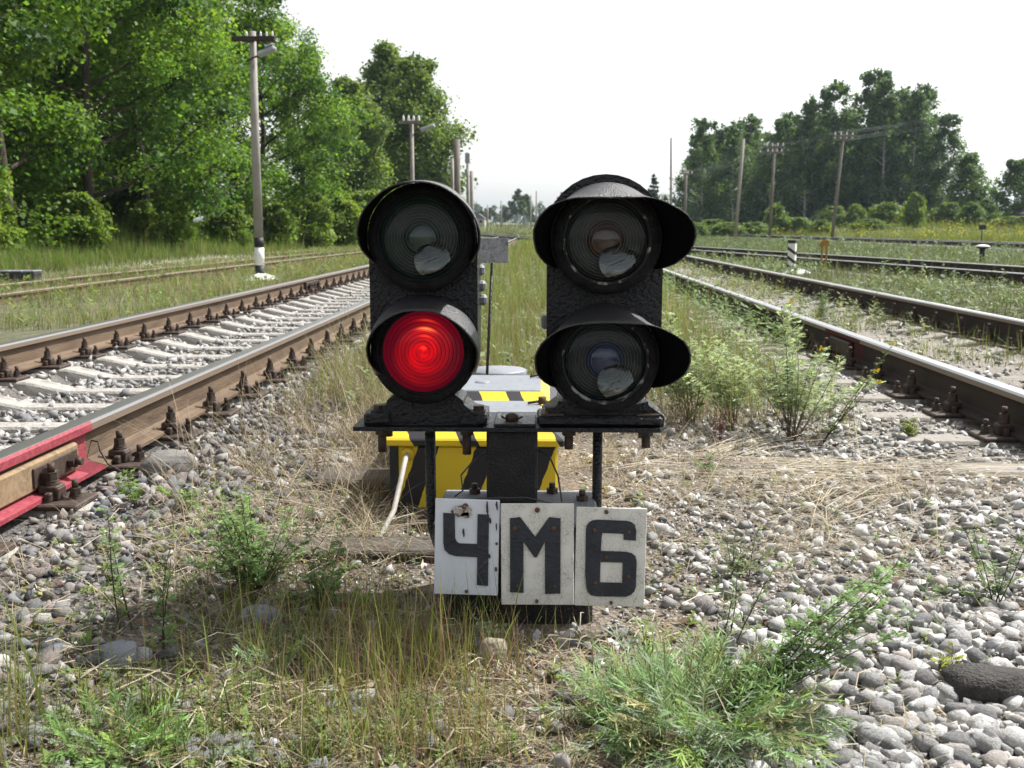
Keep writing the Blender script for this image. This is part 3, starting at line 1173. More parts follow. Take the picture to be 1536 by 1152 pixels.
def stepped(R, n, dome, ring):
    """Fresnel profile from the rim to the centre: dome with n ring steps; returns (profile, material per band)"""
    pr, ms = [], []
    for k in range(n):
        r_out = R * (1 - k / (n + 1.0))
        r_in = R * (1 - (k + 1) / (n + 1.0))
        h = dome * (1 - (r_out / R) ** 2)
        pr += [(r_out, h), (r_in, h + ring)]
        ms += [0, 1]
    rc = R / (n + 1.0)
    for k in range(4):
        r = rc * (1 - k / 3.0)
        pr.append((max(r, 0.0001), dome + ring * (0.4 + 1.2 * (1 - (r / rc) ** 2))))
    ms += [0] * 3
    return pr, ms[:len(pr) - 1]


def aspect(cx, cz, lit, colmat, head, rim, tmax, tmin=None, R=.100, seal=None):
    # housing ring, seal, dish, lens
    MB().lathe((cx, SY, cz), [(.128, 0), (.128, .030), (.125, .036), (.112, .040), (.106, .040), (.102, .034), (.102, .0)], 56).build('bezel', m_bezel, head)
    MB().lathe((cx, SY, cz), [(.1055, .0365), (.1055, .0405), (.099, .0405), (.0985, .030)], 56).build('lens_seal', seal or (m_flake if not lit else m_bezel), head)
    if lit:
        pr = [(max(R * (1 - k / 60), .0003), .018 * (1 - (1 - k / 60) ** 2)) for k in range(61)]
        lb = MB().lathe((cx, SY - .020, cz), pr, 96)
        o = lb.build('lens', m_redlens, head)
        me = o.data
        a = me.color_attributes.new('Col', 'FLOAT_COLOR', 'POINT')
        off = wl(head)
        arr = np.ones((len(me.vertices), 4), np.float32)
        for i, v in enumerate(me.vertices):
            dx, dz = v.co.x + off.x - cx, v.co.z + off.z - cz
            rr = math.hypot(dx, dz) / R
            th_ = math.atan2(dx, dz)
            saw = ((rr - .17) / .09) % 1.0
            e = (0.028 + 0.33 * math.exp(-(rr / .55) ** 2)) * (0.85 + 0.3 * (1 - saw)) * (1 + .35 * math.sin(2 * th_ + .8) * rr) * (1 + .25 * math.sin(3.7 * rr * 5 + 2 * th_))
            hot = 0.0
            for (rc_, wr, aw, st_) in ((.55, .045, .42, .75), (.38, .035, .38, .28), (.75, .035, .32, .25), (.10, .06, .8, .30)):
                hot += st_ * math.exp(-((rr - rc_) / wr) ** 2 - ((th_ - .15) / aw) ** 2)
            arr[i, 0] = e + hot
            arr[i, 1] = .0015 + .30 * hot * hot
            arr[i, 2] = .005 + .08 * hot * hot
        a.data.foreach_set('color', arr.ravel())
        o['label'] = 'lit red stepped glass lens'
        rg = MB()
        for k in range(9):
            r_ = R * (.17 + .09 * k)
            h_ = .018 * (1 - (r_ / R) ** 2)
            rg.lathe((cx, SY - .0205, cz), [(r_ + .0005, h_), (r_ - .0004, h_ + .0010)], 64)
        rg.build('lens_ring', m_redring, head)
    else:
        dish = MB().lathe((cx, SY, cz), [(.099, .030), (.096, .024), (.085, .014), (.065, .006), (.04, .002), (.001, .001)], 48)
        dish.build('dish', {m_lens_green: m_dishg, m_lens_amber: m_bulbrefl, m_lens_blue: m_dishb}[colmat], head)
        inner = MB().lathe((cx, SY, cz), [(.046, .004), (.041, .010), (.030, .016), (.016, .019), (.0005, .020)], 32)
        inner.build('colour_lens', colmat, head)
        rdisc = MB().lathe((cx + .026, SY - .016, cz - .052), [(.043 * (1 - k / 8) + .0003, .008 * (1 - (1 - k / 8) ** 2)) for k in range(9)], 36)
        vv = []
        for v in rdisc.v:                       # the added reflection disc ends at the edge of the dish
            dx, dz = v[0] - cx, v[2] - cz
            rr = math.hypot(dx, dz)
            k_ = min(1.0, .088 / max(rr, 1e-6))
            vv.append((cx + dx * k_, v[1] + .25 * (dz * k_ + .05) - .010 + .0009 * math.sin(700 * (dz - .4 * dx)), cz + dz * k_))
        rdisc.v = vv
        rdisc.build('reflection_disc', m_refldisc, head)
        MB().lathe((cx, SY - .027, cz), [(R * math.sin(k * PI / 20), .016 * math.cos(k * PI / 20)) for k in range(10, -1, -1)], 64).build('lens', m_glass, head)
        rg = MB()
        for k in range(1, 10):
            r_ = R * (.26 + .075 * k)
            h_ = -.004 + .016 * math.cos(min(k * .15, 1.5))
            rg.lathe((cx, SY - .023, cz), [(r_ + .0006, h_), (r_ - .0002, h_ + .0012)], 56)
        rg.build('lens_ring', m_glassedge, head)
    visor(cx, cz, SY - .002, .1365, rim, tmax, 'visor', head, tmin)


ZB = .4365
headL = MB().prism(head_outline(-.2855, .895, .623, .131, .131, .094, .152, ZB), SY, SY + .13).build('signal_head', m_black, signal)
MB().box(-.434, -.372, SY - .012, SY + .1, ZB + .003, ZB + .030, 0, .004).build('foot_flange', m_black, headL)
MB().box(-.20, -.132, SY - .008, SY + .1, ZB + .002, ZB + .024, 0, .004).build('foot_flange', m_black, headL)
for xx in (-.405, -.155):
    a = MB()
    a.box(xx - .017, xx + .017, SY + .01, SY + .05, ZB + .030, ZB + .034)
    a.hexbolt((xx, SY + .03, ZB + .034), (0, 0, 1), .014, .011)
    a.build('foot_bolt', m_iron, headL)
for zz in (.80, .76, .725):
    MB().box(-.165, -.138 + (zz - .725) * -.08, SY + .10, SY + .145, zz, zz + .026, 0, .006).build('hinge_lug', m_greyp, headL)


def table(tab, L0, a0, a1, Lend):
    """rim radius by angle from the top (degrees, right positive) and how far the hood juts out"""
    ang = [math.radians(a_) for a_, _ in tab]
    rad = [r_ for _, r_ in tab]

    def rim(t):
        r1 = float(np.interp(t, ang, rad))
        a_ = math.degrees(abs(t))
        L = L0 if a_ < a0 else L0 + (Lend - L0) * min(1, (a_ - a0) / (a1 - a0)) ** 1.3
        return r1, L
    return rim


rim_round = table([(-118, .125), (-100, .139), (-85, .141), (-65, .136), (-42, .131), (0, .128), (42, .134), (65, .142), (85, .147), (102, .144), (118, .132)], .135, 60, 118, .045)
rim_round2 = table([(-118, .116), (-100, .126), (-82, .127), (-60, .122), (-42, .116), (0, .109), (42, .117), (60, .126), (85, .138), (105, .134), (118, .124)], .130, 62, 118, .045)
rim_wing = table([(-120, .140), (-112, .154), (-100, .169), (-83, .176), (-72, .171), (-61, .159), (-45, .133), (-30, .112), (-15, .101), (0, .097), (15, .101), (30, .112),
                  (45, .136), (60, .160), (73, .187), (85, .199), (97, .193), (110, .168), (120, .140)], .142, 75, 120, .010)
rim_wing2 = table([(-120, .138), (-112, .152), (-100, .166), (-83, .171), (-72, .165), (-61, .152), (-45, .132), (-30, .115), (-15, .106), (0, .103), (15, .106), (30, .116),
                   (45, .137), (60, .162), (73, .188), (85, .195), (97, .188), (110, .164), (120, .138)], .138, 75, 120, .010)


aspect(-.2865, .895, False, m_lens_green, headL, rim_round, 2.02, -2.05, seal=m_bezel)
aspect(-.2845, .623, True, None, headL, rim_round2, 1.98, -2.06, R=.102)

headR = MB().prism(head_outline(.152, .900, .605, .139, .145, .110, .150, ZB), SY, SY + .14).build('signal_head', m_black, signal)
MB().box(-.010, .298, SY - .015, SY + .1, ZB + .002, ZB + .027, 0, .006).build('foot_flange', m_black, headR)
for xx in (.028, .262):
    a = MB()
    a.box(xx - .028, xx + .028, SY - .01, SY + .05, ZB + .0275, ZB + .032)
    a.hexbolt((xx, SY + .02, ZB + .032), (0, 0, 1), .0175, .013)
    a.build('foot_bolt', m_iron, headR)
MB().box(.000, .02, SY + .10, SY + .14, .665, .70, 0, .006).build('hinge_lug', m_greyp, headR)
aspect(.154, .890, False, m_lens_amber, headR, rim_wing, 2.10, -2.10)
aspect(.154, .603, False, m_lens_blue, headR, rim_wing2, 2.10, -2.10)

# hanging wires tying the plates to the foundation
m_wire = mat('tie_wire', (0.05, 0.05, 0.055), 0.5, 0.5)
MB().tube([(-.205, 2.36, .285), (-.185, 2.36, .30), (-.19, 2.37, .335), (-.165, 2.40, .36), (-.135, 2.46, .372)], .0022, 6).build('tie_wire', m_wire, signal)
MB().tube([(-.008, 2.47, .375), (.022, 2.44, .365), (.042, 2.39, .33), (.05, 2.32, .286)], .0022, 6).build('tie_wire', m_wire, signal)
MB().tube([(-.20, 2.29, .293), (-.12, 2.285, .302), (-.03, 2.285, .304), (.05, 2.285, .285)], .0018, 6).build('tie_wire', m_wire, signal)

# ------------------------------------------------------------------ number plates
m_enamel = mat('bluish_enamel', (0.70, 0.74, 0.81), 0.28, 0, 0.5, (0.62, 0.66, 0.74), 6, 0.04, 60)
m_crackle = bpy.data.materials.new('crackled_white_paint')
m_crackle.use_nodes = True
nt = m_crackle.node_tree
b = nt.nodes['Principled BSDF']
b.inputs['Roughness'].default_value = 0.7
tc = nt.nodes.new('ShaderNodeTexCoord')
vo = nt.nodes.new('ShaderNodeTexVoronoi')
vo.feature = 'DISTANCE_TO_EDGE'
vo.inputs['Scale'].default_value = 110
nz = nt.nodes.new('ShaderNodeTexNoise')
nz.inputs['Scale'].default_value = 22
nz.inputs['Detail'].default_value = 8
nv = nt.nodes.new('ShaderNodeTexNoise')
nv.inputs['Scale'].default_value = 30
am = nt.nodes.new('ShaderNodeVectorMath')
am.operation = 'MULTIPLY_ADD'
am.inputs[1].default_value = (.02, .02, .02)
lnk(nt, tc.outputs['Object'], nv.inputs['Vector'])
lnk(nt, nv.outputs['Color'], am.inputs[0])
lnk(nt, tc.outputs['Object'], am.inputs[2])
lnk(nt, am.outputs['Vector'], vo.inputs['Vector'])
lnk(nt, tc.outputs['Object'], nz.inputs['Vector'])
r1 = nt.nodes.new('ShaderNodeMapRange')
r1.inputs['From Min'].default_value = 0.0
r1.inputs['From Max'].default_value = 0.06
lnk(nt, vo.outputs['Distance'], r1.inputs['Value'])
r2 = nt.nodes.new('ShaderNodeMapRange')
r2.inputs['From Min'].default_value = 0.42
r2.inputs['From Max'].default_value = 0.60
lnk(nt, nz.outputs['Fac'], r2.inputs['Value'])
mxa = nt.nodes.new('ShaderNodeMath')
mxa.operation = 'MAXIMUM'
lnk(nt, r1.outputs['Result'], mxa.inputs[0])
lnk(nt, r2.outputs['Result'], mxa.inputs[1])
mxc = nt.nodes.new('ShaderNodeMix')
mxc.data_type = 'RGBA'
mxc.inputs['A'].default_value = (0.52, 0.49, 0.43, 1)
mxc.inputs['B'].default_value = (0.80, 0.79, 0.75, 1)
lnk(nt, mxa.outputs[0], mxc.inputs['Factor'])
mxd = nt.nodes.new('ShaderNodeMix')
mxd.data_type = 'RGBA'
mxd.blend_type = 'MULTIPLY'
mxd.inputs['Factor'].default_value = 0.25
lnk(nt, mxc.outputs['Result'], mxd.inputs['A'])
lnk(nt, nz.outputs['Fac'], mxd.inputs['B'])
lnk(nt, mxd.outputs['Result'], b.inputs['Base Color'])
bp = nt.nodes.new('ShaderNodeBump')
bp.inputs['Strength'].default_value = 0.5
bp.inputs['Distance'].default_value = 0.002
lnk(nt, mxa.outputs[0], bp.inputs['Height'])
lnk(nt, bp.outputs['Normal'], b.inputs['Normal'])
m_letter = mat('letter_black', (0.018, 0.020, 0.028), 0.55, 0, 0.4, (0.035, 0.04, 0.055), 14, 0.3, 120)
m_rivet = mat('rusty_rivet', (0.09, 0.05, 0.035), 0.8, 0.1, 0.3, (0.16, 0.08, 0.05), 60)


def arc(cx, cz, r, a0, a1, n=6):
    return [(cx + r * math.cos(math.radians(a0 + (a1 - a0) * k / n)), cz + r * math.sin(math.radians(a0 + (a1 - a0) * k / n))) for k in range(n + 1)]


def plate(name, label, cx, zc, w, h, material, glyphs, rivets, rot, tiltx, yp):
    root = thing(name, label, 'number plate', (cx, yp, zc), 'three number plates tied to the signal foot')
    M = Matrix.Rotation(rot, 4, 'Y') @ Matrix.Rotation(tiltx, 4, 'X')
    P = MB().box(-w / 2, w / 2, 0, .004, -h / 2, h / 2, 0, .0012, M)
    me = mesh_of(P, material, 'backing')
    add_obj('backing', me, root)
    for g in glyphs:
        q = MB().prism([(p[0] * w / 2, p[1] * h / 2) for p in g], -.0035, -.0003, 0, M)
        add_obj('letter', mesh_of(q, m_letter, 'letter'), root)
    for (rx, rz, rr) in rivets:
        q = MB()
        pc = M @ Vector((rx * w / 2, -.0002, rz * h / 2))
        ax = (M.to_3x3() @ Vector((0, -1, 0)))
        q.tube([pc, pc + ax * .0045, pc + ax * .006], [rr, rr, rr * .6], 10)
        add_obj('rivet', mesh_of(q, m_rivet, 'rivet'), root)
    return root


def nrm(pts, x0, x1, y0, y1):
    return [((2 * (a - x0) / (x1 - x0) - 1), (1 - 2 * (b2 - y0) / (y1 - y0))) for a, b2 in pts]


# letters traced as strokes in plate units, one plate each
che = [(450, 630), (498, 632), (502, 735), (508, 748), (520, 756), (595, 757), (595, 632), (643, 632), (645, 932), (597, 930), (597, 812), (505, 810), (478, 803), (458, 785), (452, 755)]
emm = [(728, 645), (770, 640), (832, 722), (890, 640), (937, 645), (936, 960), (872, 962), (872, 742), (838, 808), (828, 808), (783, 742), (783, 957), (727, 955)]
six_o = ([(1033, 690)] + [(1036, 675), (1046, 661), (1060, 653), (1078, 650), (1200, 652), (1218, 657), (1232, 668), (1238, 688), (1238, 733), (1188, 731), (1187, 706), (1099, 704),
         (1096, 780), (1200, 781), (1222, 786), (1238, 799), (1244, 820), (1244, 925), (1238, 946), (1224, 961), (1205, 969), (1082, 971), (1060, 966), (1046, 952), (1038, 930), (1034, 870)])
six_cut = six_o[:13] + [(1096, 780), (1096, 826), (1096, 912), (1187, 912), (1187, 826), (1097.5, 826), (1097.5, 780)] + six_o[14:]

plateC = plate('number_plate', 'bluish white enamel plate with the letter Ч, leftmost of three', -.1705, .187, .149, .226, m_enamel,
               [nrm(che, 415, 687, 572, 974)],
               [(-.06, .86, .007), (.02, -.92, .004), (.62, .78, .003), (.93, .1, .003), (.93, -.45, .003)], math.radians(1.2), math.radians(-3), 2.275)
q = MB()
for (cx_, cz_, sc_) in ((-.009, .097, 1.0), (.002, .086, .55)):
    n_ = 13
    pts = []
    for k in range(n_):
        a_ = 2 * PI * k / n_
        rr = .017 * sc_ * (1 + .32 * math.sin(3.1 * k) + .2 * math.sin(5.7 * k))
        pts.append((cx_ + rr * 1.35 * math.cos(a_), cz_ - .008 + rr * .8 * math.sin(a_)))
    q.prism(pts, -.0012, -.0002)
m_chip = mat('chipped_bare_metal', (0.55, 0.52, 0.48), 0.8, 0, 0.3, (0.10, 0.055, 0.035), 60, 0.4, 200, lo=.45, hi=.55)
add_obj('chipped_patch', mesh_of(q, m_chip, 'chipped_patch'), plateC)
q = MB()
for (cx_, cz_, w_, h_, t_) in ((-.007, .035, .003, .012, .15), (.048, .093, .003, .02, 0.05), (.054, .065, .004, .008, .3), (.070, .10, .003, .012, .2), (.069, .05, .002, .01, 0), (.052, -.02, .004, .006, 0), (.068, -.05, .003, .005, 0)):
    q.prism([(cx_ - w_, cz_ + h_ * .3), (cx_ + w_ * .3, cz_ - h_), (cx_ + w_, cz_ - h_ * .4), (cx_ + w_ * .6, cz_ + h_ * .8), (cx_ - w_ * .3, cz_ + h_)], -.0042, -.0036)
add_obj('enamel_chip', mesh_of(q, m_letter, 'enamel_chip'), plateC)
plate('number_plate', 'crackled white plate with the letter M, middle one of three', -.0065, .1735, .168, .240, m_crackle, [nrm(emm, 690, 992, 585, 1010)],
      [(0, .88, .006), (-.62, .52, .005), (.45, .52, .006), (-.55, -.62, .004), (.47, -.62, .004), (-.02, -.92, .004)], math.radians(-.4), math.radians(-2), 2.268)
plate('number_plate', 'crackled white plate with the number 6, rightmost of three', .1615, .1705, .161, .232, m_crackle, [nrm(six_cut, 993, 1281, 600, 1013)],
      [(-.15, .92, .005), (-.48, .55, .0045), (.5, .52, .0045), (-.12, 0.0, .0045), (-.42, -.52, .0045), (.52, -.38, .0045), (.05, -.92, .004)], math.radians(.9), math.radians(-2.5), 2.262)

# ------------------------------------------------------------------ striped boxes behind the signal
def stripe_mat(name, period, shift, slant, duty):
    m = bpy.data.materials.new(name)
    m.use_nodes = True
    nt = m.node_tree
    b = nt.nodes['Principled BSDF']
    b.inputs['Roughness'].default_value = 0.45
    tc = nt.nodes.new('ShaderNodeTexCoord')
    sp = nt.nodes.new('ShaderNodeSeparateXYZ')
    lnk(nt, tc.outputs['Object'], sp.inputs[0])

    def math_(op, a, b_=None):
        n = nt.nodes.new('ShaderNodeMath')
        n.operation = op
        for k, v in enumerate((a, b_)):
            if v is None:
                continue
            if isinstance(v, (int, float)):
                n.inputs[k].default_value = v
            else:
                lnk(nt, v, n.inputs[k])
        return n.outputs[0]
    nz = nt.nodes.new('ShaderNodeTexNoise')
    nz.inputs['Scale'].default_value = 40
    lnk(nt, tc.outputs['Object'], nz.inputs['Vector'])
    wob = math_('MULTIPLY', math_('SUBTRACT', nz.outputs['Fac'], .5), .010)
    u = math_('ADD', math_('SUBTRACT', sp.outputs['X'], math_('MULTIPLY', sp.outputs['Z'], slant)), shift + 10 * period)
    u = math_('ADD', u, wob)
    fr = math_('FRACT', math_('DIVIDE', u, period))
    st_ = math_('LESS_THAN', fr, duty)
    n2 = nt.nodes.new('ShaderNodeTexNoise')
    n2.inputs['Scale'].default_value = 9
    n2.inputs['Detail'].default_value = 8
    lnk(nt, tc.outputs['Object'], n2.inputs['Vector'])
    ye = nt.nodes.new('ShaderNodeMix')
    ye.data_type = 'RGBA'
    ye.inputs['A'].default_value = (0.60, 0.42, 0.012, 1)
    ye.inputs['B'].default_value = (0.72, 0.54, 0.02, 1)
    lnk(nt, n2.outputs['Fac'], ye.inputs['Factor'])
    mx = nt.nodes.new('ShaderNodeMix')
    mx.data_type = 'RGBA'
    lnk(nt, st_, mx.inputs['Factor'])
    lnk(nt, ye.outputs['Result'], mx.inputs['A'])
    mx.inputs['B'].default_value = (0.012, 0.012, 0.016, 1)
    lnk(nt, mx.outputs['Result'], b.inputs['Base Color'])
    bp = nt.nodes.new('ShaderNodeBump')
    bp.inputs['Strength'].default_value = 0.35
    bp.inputs['Distance'].default_value = .004
    lnk(nt, n2.outputs['Fac'], bp.inputs['Height'])
    lnk(nt, bp.outputs['Normal'], b.inputs['Normal'])
    return m


m_str_body = stripe_mat('hazard_stripes_body', .185, .075, .36, .36)
m_str_lid = stripe_mat('hazard_stripes_lid', .155, .050, -.6, .36)


def bond_box(label, x0, x1, y0, y1, first):
    root = thing('trackside_box', label, 'equipment box', ((x0 + x1) / 2, (y0 + y1) / 2, 0), 'two striped trackside boxes')
    body = MB().box(x0 + .02, x1 - .02, y0 + .02, y1 - .02, -.05, .232, 0, .008).build('body', m_str_body, root)
    rimv = MB()
    rimv.box(x0, x1, y0, y1, .2325, .256, 0, .004)
    rimv.build('lid_rim', m_str_lid, root)
    # sloped lid edge
    s = MB()
    i, t = .075, .305
    vs = [(x0 + .004, y0 + .004, .2565), (x1 - .004, y0 + .004, .2565), (x1 - .004, y1 - .004, .2565), (x0 + .004, y1 - .004, .2565),
          (x0 + i, y0 + i, t), (x1 - i, y0 + i, t), (x1 - i, y1 - i, t), (x0 + i, y1 - i, t)]
    s._add(vs, [(0, 1, 5, 4), (1, 2, 6, 5), (2, 3, 7, 6), (3, 0, 4, 7)])
    s.build('lid_slope', m_str_lid if not first else m_str_lid, root)
    lid = MB().box(x0 + i + .001, x1 - i - .001, y0 + i + .001, y1 - i - .001, t - .02, t + .004, 0, .004).build('lid', m_greyp, root)
    MB().lathe(((x0 + x1) / 2 - .02, (y0 + y1) / 2, t + .0045), [(.001, .003), (.03, .003), (.032, 0)], 20, 'z').build('lid_boss', m_greyp, lid)
    cl = MB()
    cl.tube([(x1 - .12, y1 - .16, t + .01), (x1 - .09, y1 - .15, t + .014), (x1 - .05, y1 - .14, t + .012)], .005, 6)
    cl.hexbolt((x1 - .07, y1 - .14, t + .004), (0, 0, 1), .014, .025, 8)
    cl.build('lid_catch', m_iron, root)
    return root


m_blackstrip = mat('box_black_paint', (0.012, 0.012, 0.016), .5, 0, .4, (0.02, 0.02, 0.024), 14, .3, 60)
boxA = bond_box('yellow and black striped box standing directly behind the signal post', -.500, .075, 3.16, 3.66, True)
bond_box('second striped box with grey lid, farther back behind the nearer one', -.500, .075, 3.74, 4.30, False)
lug = MB()
lug.box(-.40, -.27, 2.99, 3.16, .0, .035, 0, .006)
lug.hexbolt((-.335, 3.05, .035), (0, 0, 1), .026, .022)
lug.hexbolt((-.335, 3.05, .057), (0, 0, 1), .014, .03, 8)
lug.build('mounting_lug', m_iron, boxA)
MB().box(-.483, -.455, 3.174, 3.183, -.04, .231, 0, .002).build('corner_strip', m_blackstrip, boxA)
gl = MB().lathe((-.425, 3.178, .205), [(.0, .012), (.018, .012), (.022, 0)], 16)
gl.build('cable_gland', mat('gland_yellow', (0.60, 0.42, 0.012), .5), boxA)
m_cable = mat('pale_cable', (0.42, 0.39, 0.35), 0.6, 0, 0.3, (0.28, 0.26, 0.23), 30)
cab = MB().tube([(-.425, 3.165, .205), (-.427, 3.13, .195), (-.433, 3.08, .15), (-.445, 2.99, .07), (-.47, 2.90, .02), (-.52, 2.86, -.01)], .0085, 8).build('cable', m_cable, None, (-.45, 3.0, 0))
tag(cab, 'pale grey cable running from the striped box into the stones', 'cable')
cap = thing('cable_pit', 'round grey cable pit cover behind the striped boxes', 'pit cover', (-.20, 4.62, 0))
MB().lathe((-.20, 4.62, 0), [(.125, -.03), (.125, .245), (.12, .25)], 36, 'z').build('ring', m_greyc, cap)
MB().lathe((-.20, 4.62, 0), [(.135, .2505), (.135, .272), (.13, .278), (.0005, .280)], 36, 'z').build('lid', m_greyp, cap)
sgn = thing('marker_sign', 'small weathered grey sign plate on a thin rod between signal heads', 'sign', (-.245, 4.42, 0))
MB().tube([(-.25, 4.42, 0), (-.212, 4.44, .81)], .0065, 8).build('rod', m_black, sgn)
m_sgn = mat('weathered_grey_sign', (0.20, 0.215, 0.24), 0.6, 0, 0.3, (0.08, 0.085, 0.10), 22, 0.2, 120, var2=(0.27, 0.28, 0.30), lo=.45, hi=.62)
MB().box(-.300, -.143, 4.425, 4.429, .768, .875, 0, .001, None).build('sign_plate', m_sgn, sgn)
# timbers
m_plank = mat('grey_plank', (0.085, 0.076, 0.068), 0.9, 0, 0.15, (0.045, 0.04, 0.036), 7, 0.8, 90, var2=(0.13, 0.115, 0.10), stretch=(0.25, 3, 3))
tb = MB().box(-.80, -.26, 2.70, 2.845, -.03, .035, 0, .008, Matrix.Rotation(0, 4, 'Z')).build('old_plank', m_plank, None, (-.55, 2.77, 0))
tb.rotation_euler = (0, 0, math.radians(2))
tag(tb, 'grey weathered plank lying left of the number plates', 'plank')
tb2 = MB().box(-.79, -.50, 3.42, 3.62, -.03, .055, 0, .008).build('old_plank', m_plank, None, (-.65, 3.52, 0))
tb2.rotation_euler = (0, 0, math.radians(-4))
tag(tb2, 'short brown timber block beside the striped box', 'plank')

# lone rocks
def lone_rock(name, label, x, y, sx, sy, sz, material, seed, ang=True, rz=0.0, dz=0.3):
    r = np.random.default_rng(seed)
    v, f = rock_variant(3, r, ang)
    v = v / np.abs(v).max(0)
    o = add_obj(name, np_mesh(name, v * np.array([sx, sy, sz]), f, material, None, False))
    o.location = (x, y, float(gz(x, y)) + sz * dz)
    o.rotation_euler = (0, 0, rz)
    tag(o, label, 'rock')
    return o


m_rockt = mat('tan_rock', (0.27, 0.235, 0.19), 0.9, 0, 0.2, (0.17, 0.145, 0.12), 20, 0.6, 90)
m_slag = mat('black_slag', (0.03, 0.028, 0.026), 0.8, 0, 0.3, (0.06, 0.055, 0.05), 40, 1.0, 130)
m_shaderock = mat('shade_blue_rock', (0.20, 0.215, 0.235), 0.8, 0, 0.3, (0.13, 0.14, 0.155), 16, 0.5, 90)  # blue tint of the shadow painted into the stone colour
lone_rock('rock', 'pointed tan rock in the dirt below the letter plates', -.092, 2.06, .048, .04, .052, m_rockt, 5)
lone_rock('slag_lump', 'crumbly black slag lump at the right edge', .905, 1.94, .095, .06, .042, m_slag, 9, True, .1, .5)
lone_rock('rock', 'flat grey stone tinted shade blue, half buried at bottom left', -.575, 1.66, .075, .05, .016, m_shaderock, 11, True, .2)
lone_rock('rock', 'stone tinted shade blue among weeds at left, beside the leggy plant', -.88, 1.98, .05, .04, .028, m_shaderock, 12)
lone_rock('rock', 'smooth stone tinted shade blue below the left weed clump', -.66, 2.28, .055, .045, .03, m_shaderock, 13, False)
lone_rock('rock', 'big grey boulder beside the near left rail fastening', -1.36, 3.62, .11, .10, .06, mat('grey_rock', (0.18, 0.175, 0.165), .9, 0, .2, (0.11, 0.106, 0.10), 9, .5, 70), 14, False, .3, .1)
lone_rock('rock', 'white round stone at the right corner of the striped box', .115, 3.35, .05, .045, .035, mat('white_rock', (0.55, 0.53, 0.48), .9, 0, .2, (0.4, 0.38, 0.34), 20, .4, 70), 15, False)

# ------------------------------------------------------------------ poles, posts and markers
m_pole = mat('pole_grey_concrete', (0.32, 0.30, 0.27), 0.9, 0, 0.2, (0.24, 0.22, 0.20), 4, 0.3, 40)
m_polewood = mat('pole_grey_wood', (0.22, 0.195, 0.17), 0.9, 0, 0.2, (0.13, 0.115, 0.10), 4, 0.4, 40, stretch=(4, 4, .4))
m_white = mat('whitewash', (0.78, 0.78, 0.75), 0.85, 0, 0.2, (0.62, 0.61, 0.57), 7, 0.3, 40)
m_blk = mat('band_black', (0.015, 0.016, 0.017), 0.6)
m_lampm = mat('lamp_grey_metal', (0.30, 0.31, 0.33), 0.45, 0.3)
m_insul = mat('white_insulator', (0.75, 0.75, 0.74), 0.2)


def mound(name, cx, cy, r, h, parent):
    pr = [(r * t, h * (1 - t ** 2.2)) for t in (1.05, 1.0, .9, .75, .55, .3, .01)]
    a = MB().lathe((cx, cy, float(gz(cx, cy)) - .01), pr, 26, 'z')
    a.v = [(v[0] + rng.normal(0, .006), v[1] + rng.normal(0, .006), v[2] + rng.normal(0, .006)) for v in a.v]
    return a.build(name, m_white, parent)


px_, py_ = -5.42, 19.6
gzp = float(gz(px_, py_))
pole = thing('lamp_pole', 'grey lamp pole with black and white base bands at left', 'lamp pole', (px_, py_, gzp))
MB().tube([(px_, py_, gzp + .80), (px_ + .005, py_, gzp + 2.6), (px_ + .03, py_, gzp + 4.60)], [.088, .078, .060], 14).build('shaft', m_pole, pole)
for z0, z1, m_ in ((-.05, .28, m_blk), (.28, .62, m_white), (.62, .80, m_blk)):
    MB().tube([(px_, py_, gzp + z0), (px_, py_, gzp + z1)], [.092, .090], 14).build('painted_band', m_, pole)
MB().box(px_ - .34, px_ + .46, py_ - .12, py_ - .04, gzp + 4.41, gzp + 4.50, 0, .008).build('crossarm', m_shadedrust, pole)
for dx in (-.06, .20, .31, .42):
    MB().lathe((px_ + dx, py_ - .08, gzp + 4.50), [(.018, 0), (.022, .02), (.018, .05), (.012, .08), (.001, .085)], 10, 'z').build('insulator', m_insul, pole)
MB().tube([(px_ - .07, py_ - .09, gzp + 4.05), (px_ + .06, py_ - .13, gzp + 4.11), (px_ + .20, py_ - .16, gzp + 4.15)], .018, 8).build('lamp_arm', m_iron, pole)
lm = MB()
M_ = Matrix.Translation((px_ + .34, py_ - .18, gzp + 4.21)) @ Matrix.Rotation(-.38, 4, 'Y')
lm.box(-.19, .17, -.09, .09, -.045, .05, 0, .03, M_)
lm.box(-.02, .17, -.08, .08, .05, .10, 0, .03, M_)
lm.build('lamp_head', m_lampm, pole)
mound('whitewashed_mound', px_ + .05, py_ - .05, .34, .13, pole)


